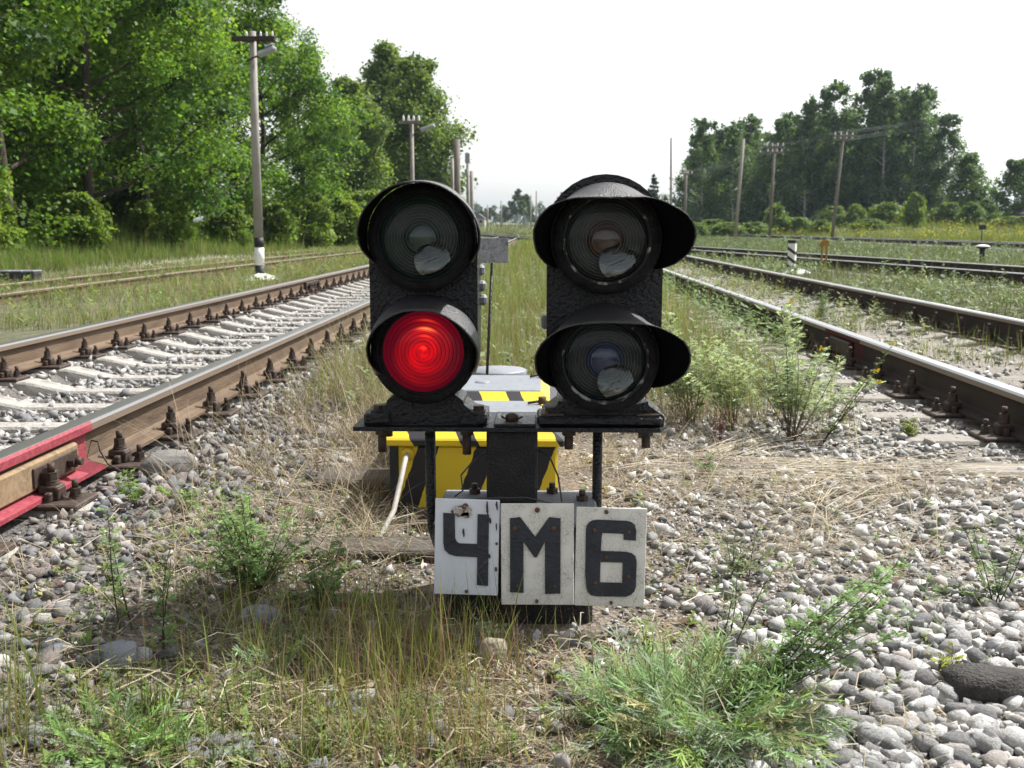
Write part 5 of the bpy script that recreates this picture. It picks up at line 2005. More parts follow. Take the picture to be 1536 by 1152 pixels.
# leafy weeds: stem with divided leaves
def weed(sp, x, y, nst, L, spread, leafL, col, stemcol, lean=(0, 0), lw=.0035, z=None, step=.022, droop=.15, flowers=0, bare=.12):
    z0 = float(gz(x, y)) if z is None else z
    LV, LC = [], []
    for s_ in range(nst):
        a = rng.uniform(0, 2 * PI)
        tilt = abs(rng.normal(0, spread))
        d = np.array([math.cos(a) * tilt + lean[0], math.sin(a) * tilt + lean[1], 1.0])
        d /= np.linalg.norm(d)
        l_ = L * rng.uniform(.55, 1.1)
        nseg = 7
        pts = []
        p = np.array([x + rng.normal(0, .012), y + rng.normal(0, .012), z0])
        dd = d.copy()
        for k in range(nseg + 1):
            pts.append(p.copy())
            dd = dd + np.array([rng.normal(0, .06), rng.normal(0, .06), -droop * (k / nseg) * tilt])
            dd /= np.linalg.norm(dd)
            p = p + dd * l_ / nseg
        pts = np.array(pts)
        # stem: three-sided ribbon
        r0 = .0024 * (L / .3) ** .5
        for j in range(3):
            t0_, t1_ = j * 2.094, (j + 1) * 2.094
            o0 = np.array([math.cos(t0_), math.sin(t0_), 0])
            o1 = np.array([math.cos(t1_), math.sin(t1_), 0])
            for k in range(nseg):
                ra, rb = r0 * (1 - .7 * k / nseg), r0 * (1 - .7 * (k + 1) / nseg)
                LV.append([pts[k] + o0 * ra, pts[k] + o1 * ra, pts[k + 1] + o1 * rb, pts[k + 1] + o0 * rb])
                LC.append(np.array(stemcol) * rng.uniform(.8, 1.2))
        # leaves
        nl = int(l_ / step)
        for q in range(nl):
            t = bare + (1 - bare) * (q + rng.random()) / nl
            f_ = t * nseg
            k = min(int(f_), nseg - 1)
            pb = pts[k] + (pts[k + 1] - pts[k]) * (f_ - k)
            az = rng.uniform(0, 2 * PI)
            up = rng.uniform(.15, 1.0)
            ld = np.array([math.cos(az), math.sin(az), up])
            ld /= np.linalg.norm(ld)
            ll = leafL * rng.uniform(.55, 1.15) * (1.15 - .5 * t)
            side = np.cross(ld, [0, 0, 1.0])
            side /= np.linalg.norm(side) + 1e-6
            cc = np.array(col) * math.exp(rng.normal(0, .22)) * (0.85 + .35 * t)
            for j in range(11):
                if j == 0:
                    base, dr, l2 = pb, ld, ll
                else:
                    tt = .15 + .16 * ((j - 1) // 2)
                    sg = 1 if j % 2 else -1
                    base = pb + ld * ll * tt
                    dr = ld * .65 + side * sg * .75
                    dr /= np.linalg.norm(dr)
                    l2 = ll * (.66 - .40 * tt)
                    dr = dr + rng.normal(0, .22, 3)
                wv = np.cross(dr, ld + np.array([0.3, 0.2, 0.9]))
                wv = wv / (np.linalg.norm(wv) + 1e-6) * lw
                mid = base + dr * l2 * .55 + np.array([0, 0, -.04 * l2])
                LV.append([base, mid - wv, base + dr * l2 + np.array([0, 0, -.12 * l2]), mid + wv])
                LC.append(cc * rng.uniform(.85, 1.15))
        if flowers and s_ < flowers:
            for j in range(5):
                c0 = pts[-1] + rng.normal(0, .006, 3)
                r_ = .006
                LV.append([c0 + [-r_, 0, 0], c0 + [0, -r_ * .5, -r_], c0 + [r_, 0, 0], c0 + [0, r_ * .5, r_]])
                LC.append(np.array([.62, .45, .02]))
    LV = np.array(LV).reshape(-1, 3)
    n = len(LV) // 4
    sp.add(LV, (np.arange(n) * 4)[:, None] + np.arange(4), np.zeros((0, 3), int), np.repeat(np.array(LC), 4, 0))


MUG = (.19, .255, .125)
MUGG = (.15, .235, .085)
STEM = (.085, .055, .045)
plants = [
    ('big grey green mugwort bush before the right rail', 'bush', 1.10, 4.42, 22, .56, .50, .068, (.29, .35, .21), (.05, .05), 3),
    ('looser mugwort clump between the winged head and the bush', 'bush', .70, 4.75, 18, .48, .50, .062, (.28, .33, .19), (-.05, .1), 0),
    ('low spreading mugwort clump left of the big bush', 'bush', .88, 4.6, 13, .42, .60, .058, (.28, .34, .19), (-.1, 0), 0),
    ('single mugwort stem with yellow buds leaning over the sleepers', 'weed', 1.19, 4.32, 3, .62, .10, .035, (.16, .21, .09), (.75, .05), 3),
    ('feathery weed clump at left beside the plank', 'weed', -.72, 2.46, 24, .25, .75, .042, MUGG, (-.1, .0), 0),
    ('sprawling feathery weed right of the left clump', 'weed', -.55, 2.40, 10, .20, .8, .038, MUGG, (.1, .0), 0),
    ('loose green weed among straw left of the plank end', 'weed', -.86, 2.75, 9, .16, .8, .036, (.17, .25, .08), (0, 0), 0),
    ('leggy weed with two dark stems at far left', 'weed', -.90, 2.10, 2, .30, .08, .036, MUGG, (-.12, .05), 0),
    ('second leggy weed right of the two stemmed one', 'weed', -.80, 2.04, 2, .28, .08, .034, MUGG, (-.02, .05), 0),
    ('young weed sprig growing in ballast by the red rail', 'weed', -1.26, 3.05, 3, .12, .3, .04, (.14, .23, .05), (0, 0), 0),
    ('low green sprout in ballast near the grey boulder', 'weed', -1.07, 3.02, 4, .10, .5, .045, (.15, .24, .05), (0, 0), 0),
    ('weed sprays sweeping right from the foreground tuft', 'weed', .36, 1.84, 9, .46, .14, .050, (.15, .24, .085), (1.25, .3), 0),
    ('thin weed standing in gravel right of the number 6', 'weed', .42, 2.14, 3, .22, .25, .032, (.15, .20, .10), (.15, 0), 0),
    ('purple stemmed creeping weed on the pale gravel', 'weed', .52, 2.63, 8, .15, .9, .03, (.15, .18, .10), (.1, 0), 0),
    ('straggly weed at right edge above the black slag', 'weed', 1.12, 2.42, 7, .22, .8, .032, (.14, .20, .09), (-.1, .1), 0),
    ('yellow green weed sprig at the slag lump', 'weed', .84, 2.02, 5, .07, .6, .03, (.25, .28, .05), (0, 0), 0),
    ('small bright weed between sleeper ends at right', 'weed', 1.62, 4.45, 9, .11, .7, .032, (.20, .24, .06), (0, 0), 0),
    ('low green weed below the mugwort bush', 'weed', .62, 3.75, 8, .10, .8, .03, (.13, .20, .06), (0, 0), 0),
    ('silvery broad leaved weed by the right rail', 'weed', 1.30, 7.2, 4, .45, .25, .06, (.22, .26, .17), (0, 0), 0),
    ('tall green weed against the right near rail', 'weed', 1.05, 8.2, 5, .40, .25, .05, (.18, .26, .07), (0, 0), 0),
    ('mugwort plant on the gravel between right rails', 'weed', 2.85, 10.5, 9, .30, .5, .05, MUG, (0, 0), 0),
    ('weed clump close behind the right near rail', 'weed', 2.5, 8.2, 8, .22, .5, .045, (.20, .23, .08), (0, 0), 0),
]
for lab, cat, x, y, nst, L, spr, ll, col, lean, fl_ in plants:
    s_ = Soup()
    weed(s_, x, y, nst, L, spr, ll, col, STEM if cat != 'bush' else (.16, .12, .08), lean, lw=.0028 if y > 4 else .0024, step=(.015 if y > 4 else .014) if L > .2 else .010, flowers=fl_, bare=.34 if cat == 'bush' else .12)
    o = s_.build('mugwort_bush' if cat == 'bush' else 'weed_plant', m_weed, None, (x, y, 0))
    tag(o, lab, 'bush' if cat == 'bush' else 'weed', 'weeds growing on the ballast')

# red dock stalks by the bush, small silver rosette
s_ = Soup()
for k in range(3):
    weed(s_, .83 + rng.normal(0, .05), 4.32 + rng.normal(0, .05), 2, .15, .12, .012, (.22, .07, .075), (.18, .05, .055), (0, 0), lw=.0022, step=.008)
o = s_.build('red_dock', m_weed, None, (.83, 4.32, 0))
tag(o, 'crimson seeding dock stalks at the foot of the mugwort bush', 'weed', 'weeds growing on the ballast')
s_ = Soup()
weed(s_, -.12, 2.17, 9, .05, .9, .022, (.30, .36, .27), (.2, .22, .15), (0, 0), lw=.002, step=.006)
o = s_.build('silver_rosette', m_weed, None, (-.12, 2.17, 0))
tag(o, 'tiny silvery rosette just under the signal foot', 'weed', 'weeds growing on the ballast')


# big feathery tuft in the foreground
def tuft(sp, x, y, n, L, rad, col):
    LV, LC = [], []
    for i in range(n):
        a = rng.uniform(0, 2 * PI)
        q = rng.random() ** .5 * rad
        p0 = np.array([x + math.cos(a) * q * .6, y + math.sin(a) * q * .45, 0.0])
        p0[2] = float(gz(p0[0], p0[1]))
        out = np.array([math.cos(a), math.sin(a) * .8, 0])
        l_ = L * rng.uniform(.55, 1.15)
        el = rng.uniform(.35, 1.5)
        d = out * math.cos(el) + np.array([0, 0, math.sin(el)])
        d = d / np.linalg.norm(d)
        cc = np.array(col) * math.exp(rng.normal(0, .25))
        q_ = rng.random()
        if q_ < .14:
            cc = np.array([.27, .25, .12]) * rng.uniform(.6, 1.2)
        elif q_ < .30:
            cc = np.array([.20, .30, .07]) * rng.uniform(.7, 1.2)
        elif q_ < .42:
            cc = np.array([.23, .29, .20]) * rng.uniform(.7, 1.2)
        nseg = 8
        p = p0
        for k in range(nseg):
            d = d + np.array([rng.normal(0, .05), rng.normal(0, .05), -.10]) + out * .03
            d /= np.linalg.norm(d)
            pn = p + d * l_ / nseg
            side = np.cross(d, [0, 0, 1.0])
            side /= np.linalg.norm(side) + 1e-6
            w = .0011
            LV.append([p - side * w, p + side * w, pn + side * w * .8, pn - side * w * .8])
            LC.append(cc * .8)
            if k >= 2:
                for sg in (-1, 1):
                    for rep in (0, .5):
                        b0 = p + (pn - p) * rep
                        dr = d * .75 + side * sg * .6 + rng.normal(0, .32, 3)
                        dr /= np.linalg.norm(dr)
                        l2 = l_ * .24 * rng.uniform(.4, 1.2)
                        wv = np.cross(dr, [0.2, -.5, .8])
                        wv = wv / (np.linalg.norm(wv) + 1e-6) * rng.uniform(.0008, .0019)
                        LV.append([b0, b0 + dr * l2 * .5 - wv, b0 + dr * l2, b0 + dr * l2 * .5 + wv])
                        LC.append(cc * rng.uniform(.85, 1.25) * (0.8 + .06 * k))
            p = pn
    LV = np.array(LV).reshape(-1, 3)
    m = len(LV) // 4
    sp.add(LV, (np.arange(m) * 4)[:, None] + np.arange(4), np.zeros((0, 3), int), np.repeat(np.array(LC), 4, 0))


s_ = Soup()
tuft(s_, .285, 1.79, 330, .155, .24, (.135, .215, .085))
o = s_.build('feathery_tuft', m_weed, None, (.20, 1.8, 0))
tag(o, 'large feathery green wormwood tuft in the foreground right of centre', 'plant', 'weeds growing on the ballast')
s_ = Soup()
tuft(s_, -.74, 1.66, 110, .09, .14, (.12, .20, .06))
o = s_.build('feathery_tuft', m_weed, None, (-.74, 1.66, 0))
tag(o, 'small feathery green tuft in the bottom left corner', 'plant', 'weeds growing on the ballast')
s_ = Soup()
tuft(s_, -.55, 2.03, 60, .08, .13, (.12, .17, .08))
o = s_.build('feathery_tuft', m_weed, None, (-.55, 2.03, 0))
tag(o, 'thin feathery tuft below the plank at left', 'plant', 'weeds growing on the ballast')

# far weeds: many small plants, nobody could count them
def weed_field(sp, xs, ys, H, leaf, cols, nl=16):
    m = len(xs)
    z = gz(xs, ys)
    hh = H * np.exp(rng.normal(0, .3, m))
    lx, ly = rng.normal(0, .15, m) * hh, rng.normal(0, .15, m) * hh
    col = pick(cols, m, .15)
    for k in range(nl):
        t = .12 + .88 * (k + rng.random(m)) / nl
        a = rng.uniform(0, 2 * PI, m)
        l_ = leaf * np.exp(rng.normal(0, .25, m)) * (1.2 - .6 * t) * np.maximum(1, ys / 14.0) ** .5
        up = rng.uniform(-.1, .8, m)
        P0 = np.stack([xs + lx * t, ys + ly * t, z + hh * t], 1)
        D = np.stack([np.cos(a), np.sin(a), up], 1) * l_[:, None]
        W = np.stack([-np.sin(a), np.cos(a), rng.normal(0, .3, m)], 1) * (l_ * .20)[:, None]
        Vv = np.stack([P0, P0 + D * .5 - W, P0 + D, P0 + D * .5 + W], 1).reshape(-1, 3)
        sp.add(Vv, (np.arange(m) * 4)[:, None] + np.arange(4), np.zeros((0, 3), int), np.repeat(col * rng.uniform(.8, 1.2, (m, 1)), 4, 0))


sp = Soup()
xs, ys = region(900, lambda y_: 3.8 + 0 * y_, lambda y_: np.maximum(t3x(y_) - 2.3, 3.9), 9, 45, lambda a, b2: (fnoise(a, b2, .6) > .42) * 1.0)
weed_field(sp, xs, ys, .22, .07, [(.14, .19, .10), (.16, .20, .12), (.13, .19, .07), (.20, .23, .10)])
xs, ys = region(520, lambda y_: t3x(y_) + .2, lambda y_: t4x(y_) - .2, 14, 70)
weed_field(sp, xs, ys, .26, .08, [(.14, .19, .10), (.12, .17, .09)])
xs, ys = region(260, RX0 + .2, RX1 - .15, 9, 45)
weed_field(sp, xs, ys, .20, .06, [(.15, .19, .10), (.20, .22, .09)])
xs, ys = region(260, RX0 - .6, RX0 - .14, 7.5, 40)
weed_field(sp, xs, ys, .26, .06, [(.15, .20, .10), (.12, .18, .06)])
xs, ys = region(420, -.95, 1.35, 4.7, 22)
weed_field(sp, xs, ys, .24, .05, [(.16, .21, .09), (.19, .23, .09), (.15, .20, .11)])
for (cx, cy, rx, ry, n_) in ((-.62, 1.75, .25, .2, 240), (-.1, 1.72, .35, .15, 170), (-.85, 2.5, .25, .5, 200), (.45, 2.6, .4, .5, 150), (-.5, 3.1, .35, .6, 130), (-1.1, 3.6, .2, .8, 70), (1.0, 2.8, .4, .6, 70)):
    xs, ys = rng.normal(cx, rx, n_), rng.normal(cy, ry, n_)
    k = off_rails(xs, ys) & (ys > 1.4) & (xs > -1.5)
    weed_field(sp, xs[k], ys[k], .035, .016, [(.15, .22, .06), (.20, .25, .07), (.14, .19, .09), (.22, .20, .08)], 12)
xs, ys = region(500, -9.5, -3.7, 10, 45)
weed_field(sp, xs, ys, .16, .06, [(.14, .21, .06), (.19, .24, .07), (.13, .19, .06)])
o = sp.build('low_weeds', m_weed)
tag(o, 'low mixed weeds scattered along the tracks', 'weeds', None, 'stuff')


# ------------------------------------------------------------------ trees
def leaf_cloud(centres, rads, per, size, cols, squash=.7, up=.35, sizev=.3, long=1.5):
    n = len(centres) * per
    ci = np.repeat(np.arange(len(centres)), per)
    g = rng.normal(0, 1, (n, 3))
    g /= np.maximum(np.linalg.norm(g, axis=1, keepdims=True), 1e-6)
    g *= (rng.random((n, 1)) ** .5) * np.where(rng.random((n, 1)) < .22, 1.55, 1.0)
    P = centres[ci] + g * rads[ci][:, None] * np.array([1, 1, squash])
    nrm_ = rng.normal(0, 1, (n, 3))
    nrm_[:, 2] = np.abs(nrm_[:, 2]) + up
    nrm_ += g * .6
    nrm_ /= np.linalg.norm(nrm_, axis=1, keepdims=True)
    t = rng.normal(0, 1, (n, 3))
    t[:, 2] -= .5
    t -= nrm_ * (t * nrm_).sum(1, keepdims=True)
    t /= np.linalg.norm(t, axis=1, keepdims=True)
    b = np.cross(nrm_, t)
    s = (size * np.exp(rng.normal(0, sizev, n)))[:, None]
    fold = nrm_ * s * .14
    Vv = np.stack([P - t * s * .5 * long * .7, P - b * s * .42 + fold, P + t * s * .5 * long * .7, P + b * s * .42 + fold], 1).reshape(-1, 3)
    cc = np.array(cols, float)[rng.integers(0, len(cols), len(centres))] * np.exp(rng.normal(0, .16, (len(centres), 1)))
    C = cc[ci] * np.exp(rng.normal(0, .18, (n, 1))) * np.exp(rng.normal(0, .06, (n, 3)))
    return Vv, (np.arange(n) * 4)[:, None] + np.arange(4), np.repeat(C, 4, 0)


def tree_meshes(h, cr, cbase, tr, per, size, cols, style='round', nlimb=15, bark=None, crad=(.55, 1.0), trunks=1):
    """meshes of one tree standing at the origin: (trunk with limbs, crown)"""
    tb = MB()
    centres = []
    for tk in range(trunks):
        ox, oy = (rng.normal(0, .35), rng.normal(0, .35)) if trunks > 1 else (0, 0)
        pts, rad = [], []
        nn = 9
        wob = np.cumsum(rng.normal(0, .025 * h / nn * 2, (nn + 1, 2)), 0)
        leanx, leany = rng.normal(0, .04, 2)
        for k in range(nn + 1):
            t = k / nn
            pts.append((ox + wob[k, 0] + leanx * h * t, oy + wob[k, 1] + leany * h * t, -.15 + (h * .95 + .15) * t))
            rad.append(tr * (1 - .86 * t) * (1.25 if k == 0 else 1))
        tb.tube(pts, rad, 8)
        for q in range(nlimb):
            t = cbase / h * .85 + (1 - cbase / h * .85) * (q + rng.random()) / nlimb
            t = min(t, .97)
            f_ = t * nn
            k = min(int(f_), nn - 1)
            p0 = Vector(pts[k]).lerp(Vector(pts[k + 1]), f_ - k)
            u = (t * h - cbase * .7) / max(h - cbase * .7, .1)
            u = min(max(u, 0), 1)
            if style == 'round':
                R = cr * (.55 + .45 * math.sin(PI * min(u * 1.1 + .12, 1))) * (1 - .55 * max(0, u - .6) / .4)
            elif style == 'birch':
                R = cr * (1 - .78 * u) * (.55 + .45 * min(1, u * 4))
            else:
                R = cr * (.75 + .25 * math.sin(PI * u)) * (1 - .4 * u)
            az = q * 2.399 + rng.normal(0, .5)
            rise = .35 + .5 * u if style != 'birch' else .65
            L = R * (rng.uniform(.75, 1.1) if style != 'birch' else rng.uniform(.5, 1.3))
            d = Vector((math.cos(az), math.sin(az), rise)).normalized()
            lp = [p0]
            for j in range(1, 5):
                sagz = (-.10 * L * (j / 4) ** 2) if style == 'birch' else .05 * L * (j / 4) ** 2
                lp.append(p0 + d * L * j / 4 + Vector((rng.normal(0, .05 * L), rng.normal(0, .05 * L), sagz)))
            r0 = max(tr * .42 * (1 - t) + .012, .012)
            tb.tube(lp, [r0, r0 * .8, r0 * .6, r0 * .4, r0 * .2], 5, caps=False)
            for j in (2, 3, 4):
                centres.append(tuple(lp[j]))
            for sb in range(3):
                j = rng.integers(1, 4)
                q0 = lp[j]
                a2 = az + rng.normal(0, .9)
                e = q0 + Vector((math.cos(a2), math.sin(a2), rng.normal(.25, .35))) * L * rng.uniform(.28, .5)
                tb.tube([q0, (q0 + e) / 2 + Vector((0, 0, .03 * L)), e], [r0 * .4, r0 * .3, r0 * .12], 4, caps=False)
                centres.append(tuple(e))
                if style == 'birch':
                    centres.append((e.x, e.y, e.z - rng.uniform(.4, 1.1)))
        centres.append((pts[-1][0], pts[-1][1], h * .97))
    cen = np.array(centres)
    if style == 'birch':
        cen = cen[rng.random(len(cen)) < .80]
    rads = rng.uniform(crad[0], crad[1], len(cen)) * (0.45 + .55 * np.clip((h * 1.02 - cen[:, 2]) / (.35 * h), 0, 1))
    V, Q, C = leaf_cloud(cen, rads, per, size, cols, .72 if style != 'birch' else 1.0, .35 if style != 'birch' else .05)
    keep = V.reshape(-1, 4, 3)[:, :, 2].min(1) > .05
    vi = np.repeat(keep, 4)
    V, C = V[vi], C[vi]
    Q = (np.arange(len(V) // 4) * 4)[:, None] + np.arange(4)
    return mesh_of(tb, bark or m_bark, 'trunk'), np_mesh('crown', V, Q, m_leaf, np.clip(C, .004, .8))


def plant_tree(name, label, cat, group, meshes, x, y, s=1.0, rz=None, sz=None):
    root = thing(name, label, cat, (x, y, float(gz(x, y))), group)
    for nm, me in zip(('trunk', 'crown'), meshes):
        o = add_obj(nm, me, root)
    root.rotation_euler = (0, 0, rng.uniform(0, 2 * PI) if rz is None else rz)
    root.scale = (s, s, s if sz is None else sz)
    return root


LG = [(.088, .172, .026), (.066, .145, .026), (.12, .215, .034), (.045, .10, .023), (.098, .185, .03)]
MAP = [tree_meshes(13.0, 4.1, 1.0, .18, 260, .112, LG, 'round', 26, None, (.55, 1.05)) for _ in range(3)]
MAPF = [tree_meshes(12.0, 3.8, .6, .20, 110, .22, LG, 'round', 24, None, (.7, 1.25)) for _ in range(2)]
grp = 'broadleaf trees of the left wood'
front = [(-15.2, 21.5, 1.0, 'broadleaf tree at the left picture edge, nearest of the wood'),
         (-13.6, 26.0, 1.02, 'broadleaf tree second from left in the front row of the wood'),
         (-13.4, 30.5, .98, 'broadleaf tree third from left in the front row of the wood'),
         (-13.6, 35.5, 1.02, 'broadleaf tree fourth from left, left of the lamp pole'),
         (-13.0, 41.0, 1.0, 'broadleaf tree standing right behind the lamp pole'),
         (-12.6, 47.0, .92, 'broadleaf tree just right of the lamp pole top')]
for i, (x, y, s, lab) in enumerate(front):
    plant_tree('broadleaf_tree', lab, 'tree', grp, MAP[i % 3], x, y, s, i * 1.9)
back = [(-20, 27, 'hidden deep tree behind the left edge of the wood'), (-18.5, 34, 'deep tree filling the shade behind the third front tree'),
        (-18, 41, 'deep tree filling the shade behind the fourth front tree'), (-17, 49, 'deep tree showing above the lamp pole at left'),
        (-25, 36, 'farthest tree at the left back of the wood'), (-23, 48, 'farthest tree at the centre back of the wood')]
for i, (x, y, lab) in enumerate(back):
    plant_tree('broadleaf_tree', lab, 'tree', grp, MAPF[i % 2], x, y, 1.05, i * 2.3)
plant_tree('broadleaf_tree', 'slender tree right of the lamp pole before the gap of sky', 'tree', grp, MAPF[1], -13.4, 58, .86, 1.0)
plant_tree('broadleaf_tree', 'lower tree closing the gap left of the round trees', 'tree', grp, MAPF[0], -14.0, 70, .74, 2.0)
WIL = [tree_meshes(13.0, 3.7, .5, .25, 190, .21, [(.115, .18, .045), (.095, .16, .045), (.135, .20, .05)], 'round', 30, None, (.8, 1.5)) for _ in range(2)]
plant_tree('round_tree', 'round crowned light green tree behind the left signal head', 'tree', grp, WIL[0], rp(572, 78), 78, 1.05, .5, 1.10)
plant_tree('round_tree', 'round crowned tree at the right end of the left wood', 'tree', grp, WIL[1], rp(618, 74), 74, .95, 2.2, 1.0)
plant_tree('round_tree', 'lower leafy tree leaning in from the left of the round trees', 'tree', grp, WIL[1], rp(532, 68), 68, .80, 4.0)

SH = [tree_meshes(2.4, 1.35, .2, .05, 120, .13, [(.12, .19, .03), (.15, .22, .04), (.10, .17, .03)], 'bush', 10, None, (.25, .7), 3) for _ in range(3)]
bushes = [(-13.4, 23, .75, 'leafy shrub at the foot of the wood near the left edge'), (-12.8, 28, .6, 'small shrub in the grass below the second front tree'),
          (-12.6, 33.5, .62, 'shrub left of the lamp pole foot'), (-12.2, 40, .62, 'shrub directly left of the white band of the lamp pole'),
          (-11.6, 44, .75, 'light shrub just right of the lamp pole'), (-11.0, 48, .85, 'bright shrub beyond the lamp pole base'),
          (-10.3, 51, .95, 'bright shrub left of the left signal head'), (-9.8, 55, 1.05, 'yellow green shrub touching the left signal head'),
          (-9.2, 58, 1.15, 'yellow green shrub peeping above the left visor'), (-15.5, 25, 1.0, 'dark shrub under the left trees'), (-15, 31, 1.0, 'dark shrub under the third tree'),
          (-15, 38, 1.1, 'dark shrub under the fourth tree')]
for i, (x, y, s, lab) in enumerate(bushes):
    plant_tree('shrub', lab, 'shrub', 'shrubs along the left wood', SH[i % 3], x, y, s, i * 1.3)

SH2 = [tree_meshes(3.0, 1.6, .1, .04, 46, .15, [(.12, .19, .04), (.15, .22, .05), (.10, .17, .045)], 'birch', 16, None, (.18, .6), 3) for _ in range(3)]
BC = [(.075, .135, .060), (.065, .125, .064), (.10, .17, .062), (.085, .145, .05)]
BIR = [tree_meshes(16.0, 4.1, 1.6, .15, 46, .23, BC, 'birch', 34, m_birch, (.35, 1.05)) for _ in range(5)]
grove = [(1030, 205, 116), (1048, 180, 112), (1072, 190, 118), (1092, 186, 110), (1118, 176, 116), (1142, 182, 111), (1168, 172, 117), (1195, 150, 113),
         (1222, 168, 118), (1248, 128, 112), (1274, 116, 116), (1302, 122, 111), (1330, 138, 117), (1352, 134, 112), (1378, 138, 115), (1398, 178, 111)]
ordw = ['first', 'second', 'third', 'fourth', 'fifth', 'sixth', 'seventh', 'eighth', 'ninth', 'tenth', 'eleventh', 'twelfth', 'thirteenth', 'fourteenth', 'fifteenth', 'sixteenth']
for i, (px, py, Y) in enumerate(grove):
    x = rp(px, Y)
    H = zt(py, Y) - float(gz(x, Y))
    plant_tree('birch_tree', 'birch, ' + ordw[i] + ' from left in the dark right grove', 'tree', 'birches of the right grove', BIR[i % 5], x, Y, (H / 16 if H > 12 else H / 14.5) * rng.uniform(.9, 1.12), i * 1.1, H / 16.0)
for i, (px, py, Y) in enumerate([(1060, 215, 128), (1105, 205, 129), (1145, 200, 128), (1190, 190, 130), (1230, 180, 128), (1262, 165, 130), (1325, 165, 128), (1290, 170, 131)]):
    x = rp(px, Y)
    H = zt(py, Y) - float(gz(x, Y))
    plant_tree('birch_tree', 'back row birch, ' + ordw[i] + ' from left, deep inside the right grove', 'tree', 'birches of the right grove', BIR[(i + 2) % 5], x, Y, 1.05, i * 1.7, H / 16)
YT = [tree_meshes(6.5, 2.2, .3, .09, 60, .22, [(.085, .15, .05), (.10, .17, .05)], 'round', 22, None, (.45, 1.0)) for _ in range(2)]
for i, (px, py, Y, lab) in enumerate([(1428, 235, 105, 'light young tree right beside the birch grove'), (1500, 245, 100, 'round young tree near the right picture edge'),
                                      (1462, 300, 96, 'low bush like tree between the two young trees'), (1440, 305, 92, 'low leafy tree before the gap right of the grove')]):
    x = rp(px, Y)
    H = zt(py, Y) - float(gz(x, Y))
    plant_tree('young_tree', lab, 'tree', 'young trees right of the grove', YT[i % 2], x, Y, H / 6.5 if H > 4 else 0.55, i * 2.0, H / 6.5)
ordw2 = ordw + ['seventeenth', 'eighteenth', 'nineteenth', 'twentieth', 'twenty-first', 'twenty-second']
for i in range(22):
    px, Y = 1036 + i * 23 + rng.uniform(-9, 9), rng.uniform(88, 106)
    plant_tree('shrub', 'low wild shrub, ' + ordw2[i] + ' from left along the foot of the right grove', 'shrub', 'undergrowth before the right grove', SH2[rng.integers(3)],
               rp(px, Y), Y, rng.uniform(.7, 1.35), i * 1.7, rng.choice([.3, .42, .5, .7, .95]))
# far trees between the heads
FB = [tree_meshes(13.0, 3.2, 4.5, .22, 55, .42, [(.055, .085, .035), (.065, .10, .04)], 'round', 14, m_birch, (.6, 1.1), 1) for _ in range(2)]
for i, (px, py, Y, lab) in enumerate([(778, 285, 245, 'tall pale trunked tree cluster centre, far between the heads'), (788, 292, 250, 'pale trunked tree right of the far cluster centre'),
                                      (765, 305, 248, 'pale trunked tree left of the far cluster centre'), (738, 312, 255, 'small far tree left of the pale trunks'),
                                      (722, 316, 250, 'small far tree above the tiny house'), (840, 290, 200, 'far tree behind the left edge of the winged visor'), (755, 318, 250, 'lowest far tree among the pale trunks'),
                                      (800, 322, 252, 'low far tree against the winged head')]):
    x = rp(px, Y)
    H = zt(py, Y) - float(gz(x, Y))
    plant_tree('far_tree', lab, 'tree', 'far trees between the heads', FB[i % 2], x, Y, max(H / 13, .5), i * 1.2, H / 13)
for i, (px, py, Y, lab) in enumerate([(752, 302, 190, 'thin far post left of the pale trunks'), (796, 294, 180, 'dead far post beside the winged head'), (804, 288, 185, 'bare far pole with crook, touching the winged head'), (732, 308, 200, 'thin far mast above the tiny house')]):
    x = rp(px, Y)
    simple_pole('far_post', lab, x, Y, zt(py, Y), .16, .12, m_pole, 'far posts between the heads')
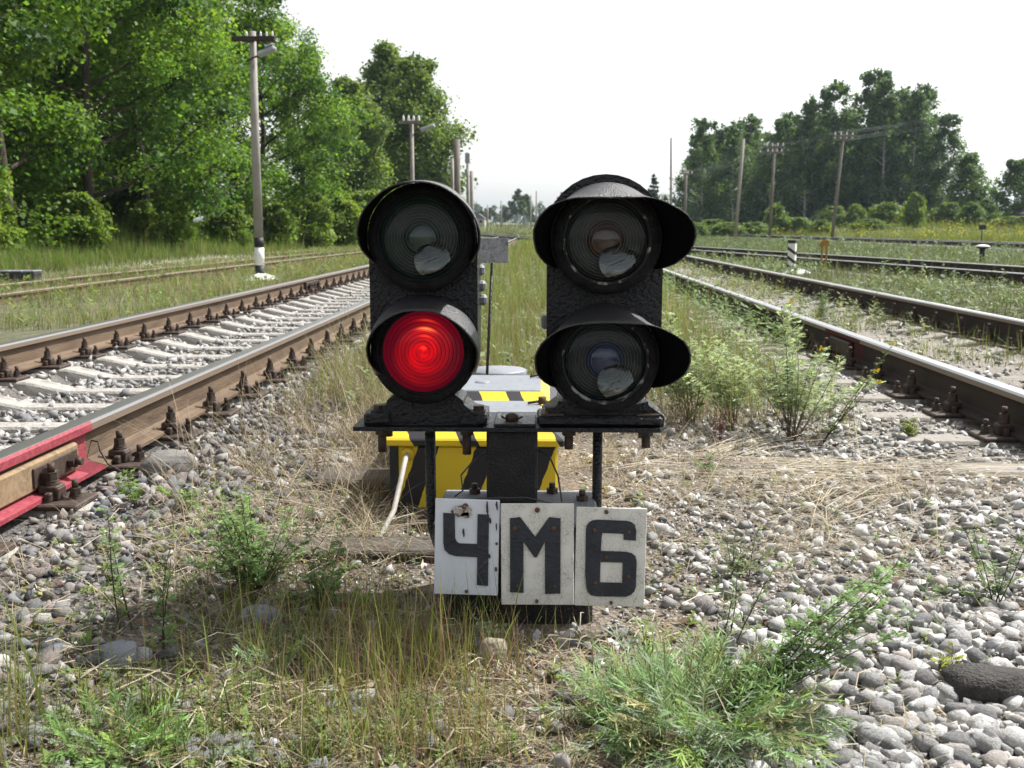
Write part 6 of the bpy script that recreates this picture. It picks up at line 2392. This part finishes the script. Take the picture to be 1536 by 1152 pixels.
# spruce top right of the winged head
sr = MB()
X_, Y_ = rp(976, 150), 150
g7 = float(gz(X_, Y_))
sr.tube([(X_, Y_, g7), (X_, Y_, zt(266, Y_))], [.2, .03], 6)
root = thing('spruce_tree', 'small dark spruce top beside the winged visor', 'tree', (X_, Y_, g7))
sr.build('trunk', m_bark, root)
cs, rs_ = [], []
top = zt(266, Y_)
for k in range(40):
    t = rng.random()
    zz = g7 + 1 + (top - g7 - 1) * t
    rr = (1 - t) * 2.0
    a = rng.uniform(0, 6.28)
    cs.append((math.cos(a) * rr * .7, math.sin(a) * rr * .7, zz - g7))
    rs_.append(.25 + rr * .3)
V_, Q_, C_ = leaf_cloud(np.array(cs), np.array(rs_), 40, .30, [(.02, .04, .02)], .5)
add_obj('crown', np_mesh('crown', V_, Q_, m_leaf, C_), root)

# far wooded horizon
nW = 260
xs = np.linspace(-420, 620, nW) + rng.normal(0, 2, nW)
ys = 640 + rng.normal(0, 25, nW) + np.abs(xs) * .05
hs = 9 + 7 * fnoise(xs, ys * 0, .02) + rng.normal(0, 1.0, nW)
cen, rad = [], []
for x, y, h in zip(xs, ys, hs):
    g_ = float(gz(x, y))
    for k in range(5):
        t = (k + .5) / 5
        cen.append((x + rng.normal(0, 1.5), y + rng.normal(0, 2), g_ + h * t))
        rad.append(2.9 * (1.1 - .6 * t))
V_, Q_, C_ = leaf_cloud(np.array(cen), np.array(rad), 46, 1.3, [(.04, .068, .03), (.05, .08, .035)], 1.0)
o = add_obj('far_wood', np_mesh('far_wood', V_, Q_, m_leaf, C_))
tag(o, 'blue green wooded skyline far behind everything', 'wood', None, 'stuff')


# ------------------------------------------------------------------ haze: the air itself
hz = MB().box(-1000, 1000, -45, 1650, -3, 45).build('haze', None or mat('unused', (1, 1, 1)), None)
hm = bpy.data.materials.new('haze_air')
hm.use_nodes = True
nt = hm.node_tree
nt.nodes.remove(nt.nodes['Principled BSDF'])
pv = nt.nodes.new('ShaderNodeVolumePrincipled')
pv.inputs['Color'].default_value = (0.70, 0.84, 1.0, 1)
pv.inputs['Density'].default_value = 0.0002
pv.inputs['Anisotropy'].default_value = 0.3
lnk(nt, pv.outputs['Volume'], nt.nodes['Material Output'].inputs['Volume'])
hz.data.materials.clear()
hz.data.materials.append(hm)
tag(hz, 'thin pale summer haze filling the air over the tracks', 'haze', None, 'stuff')
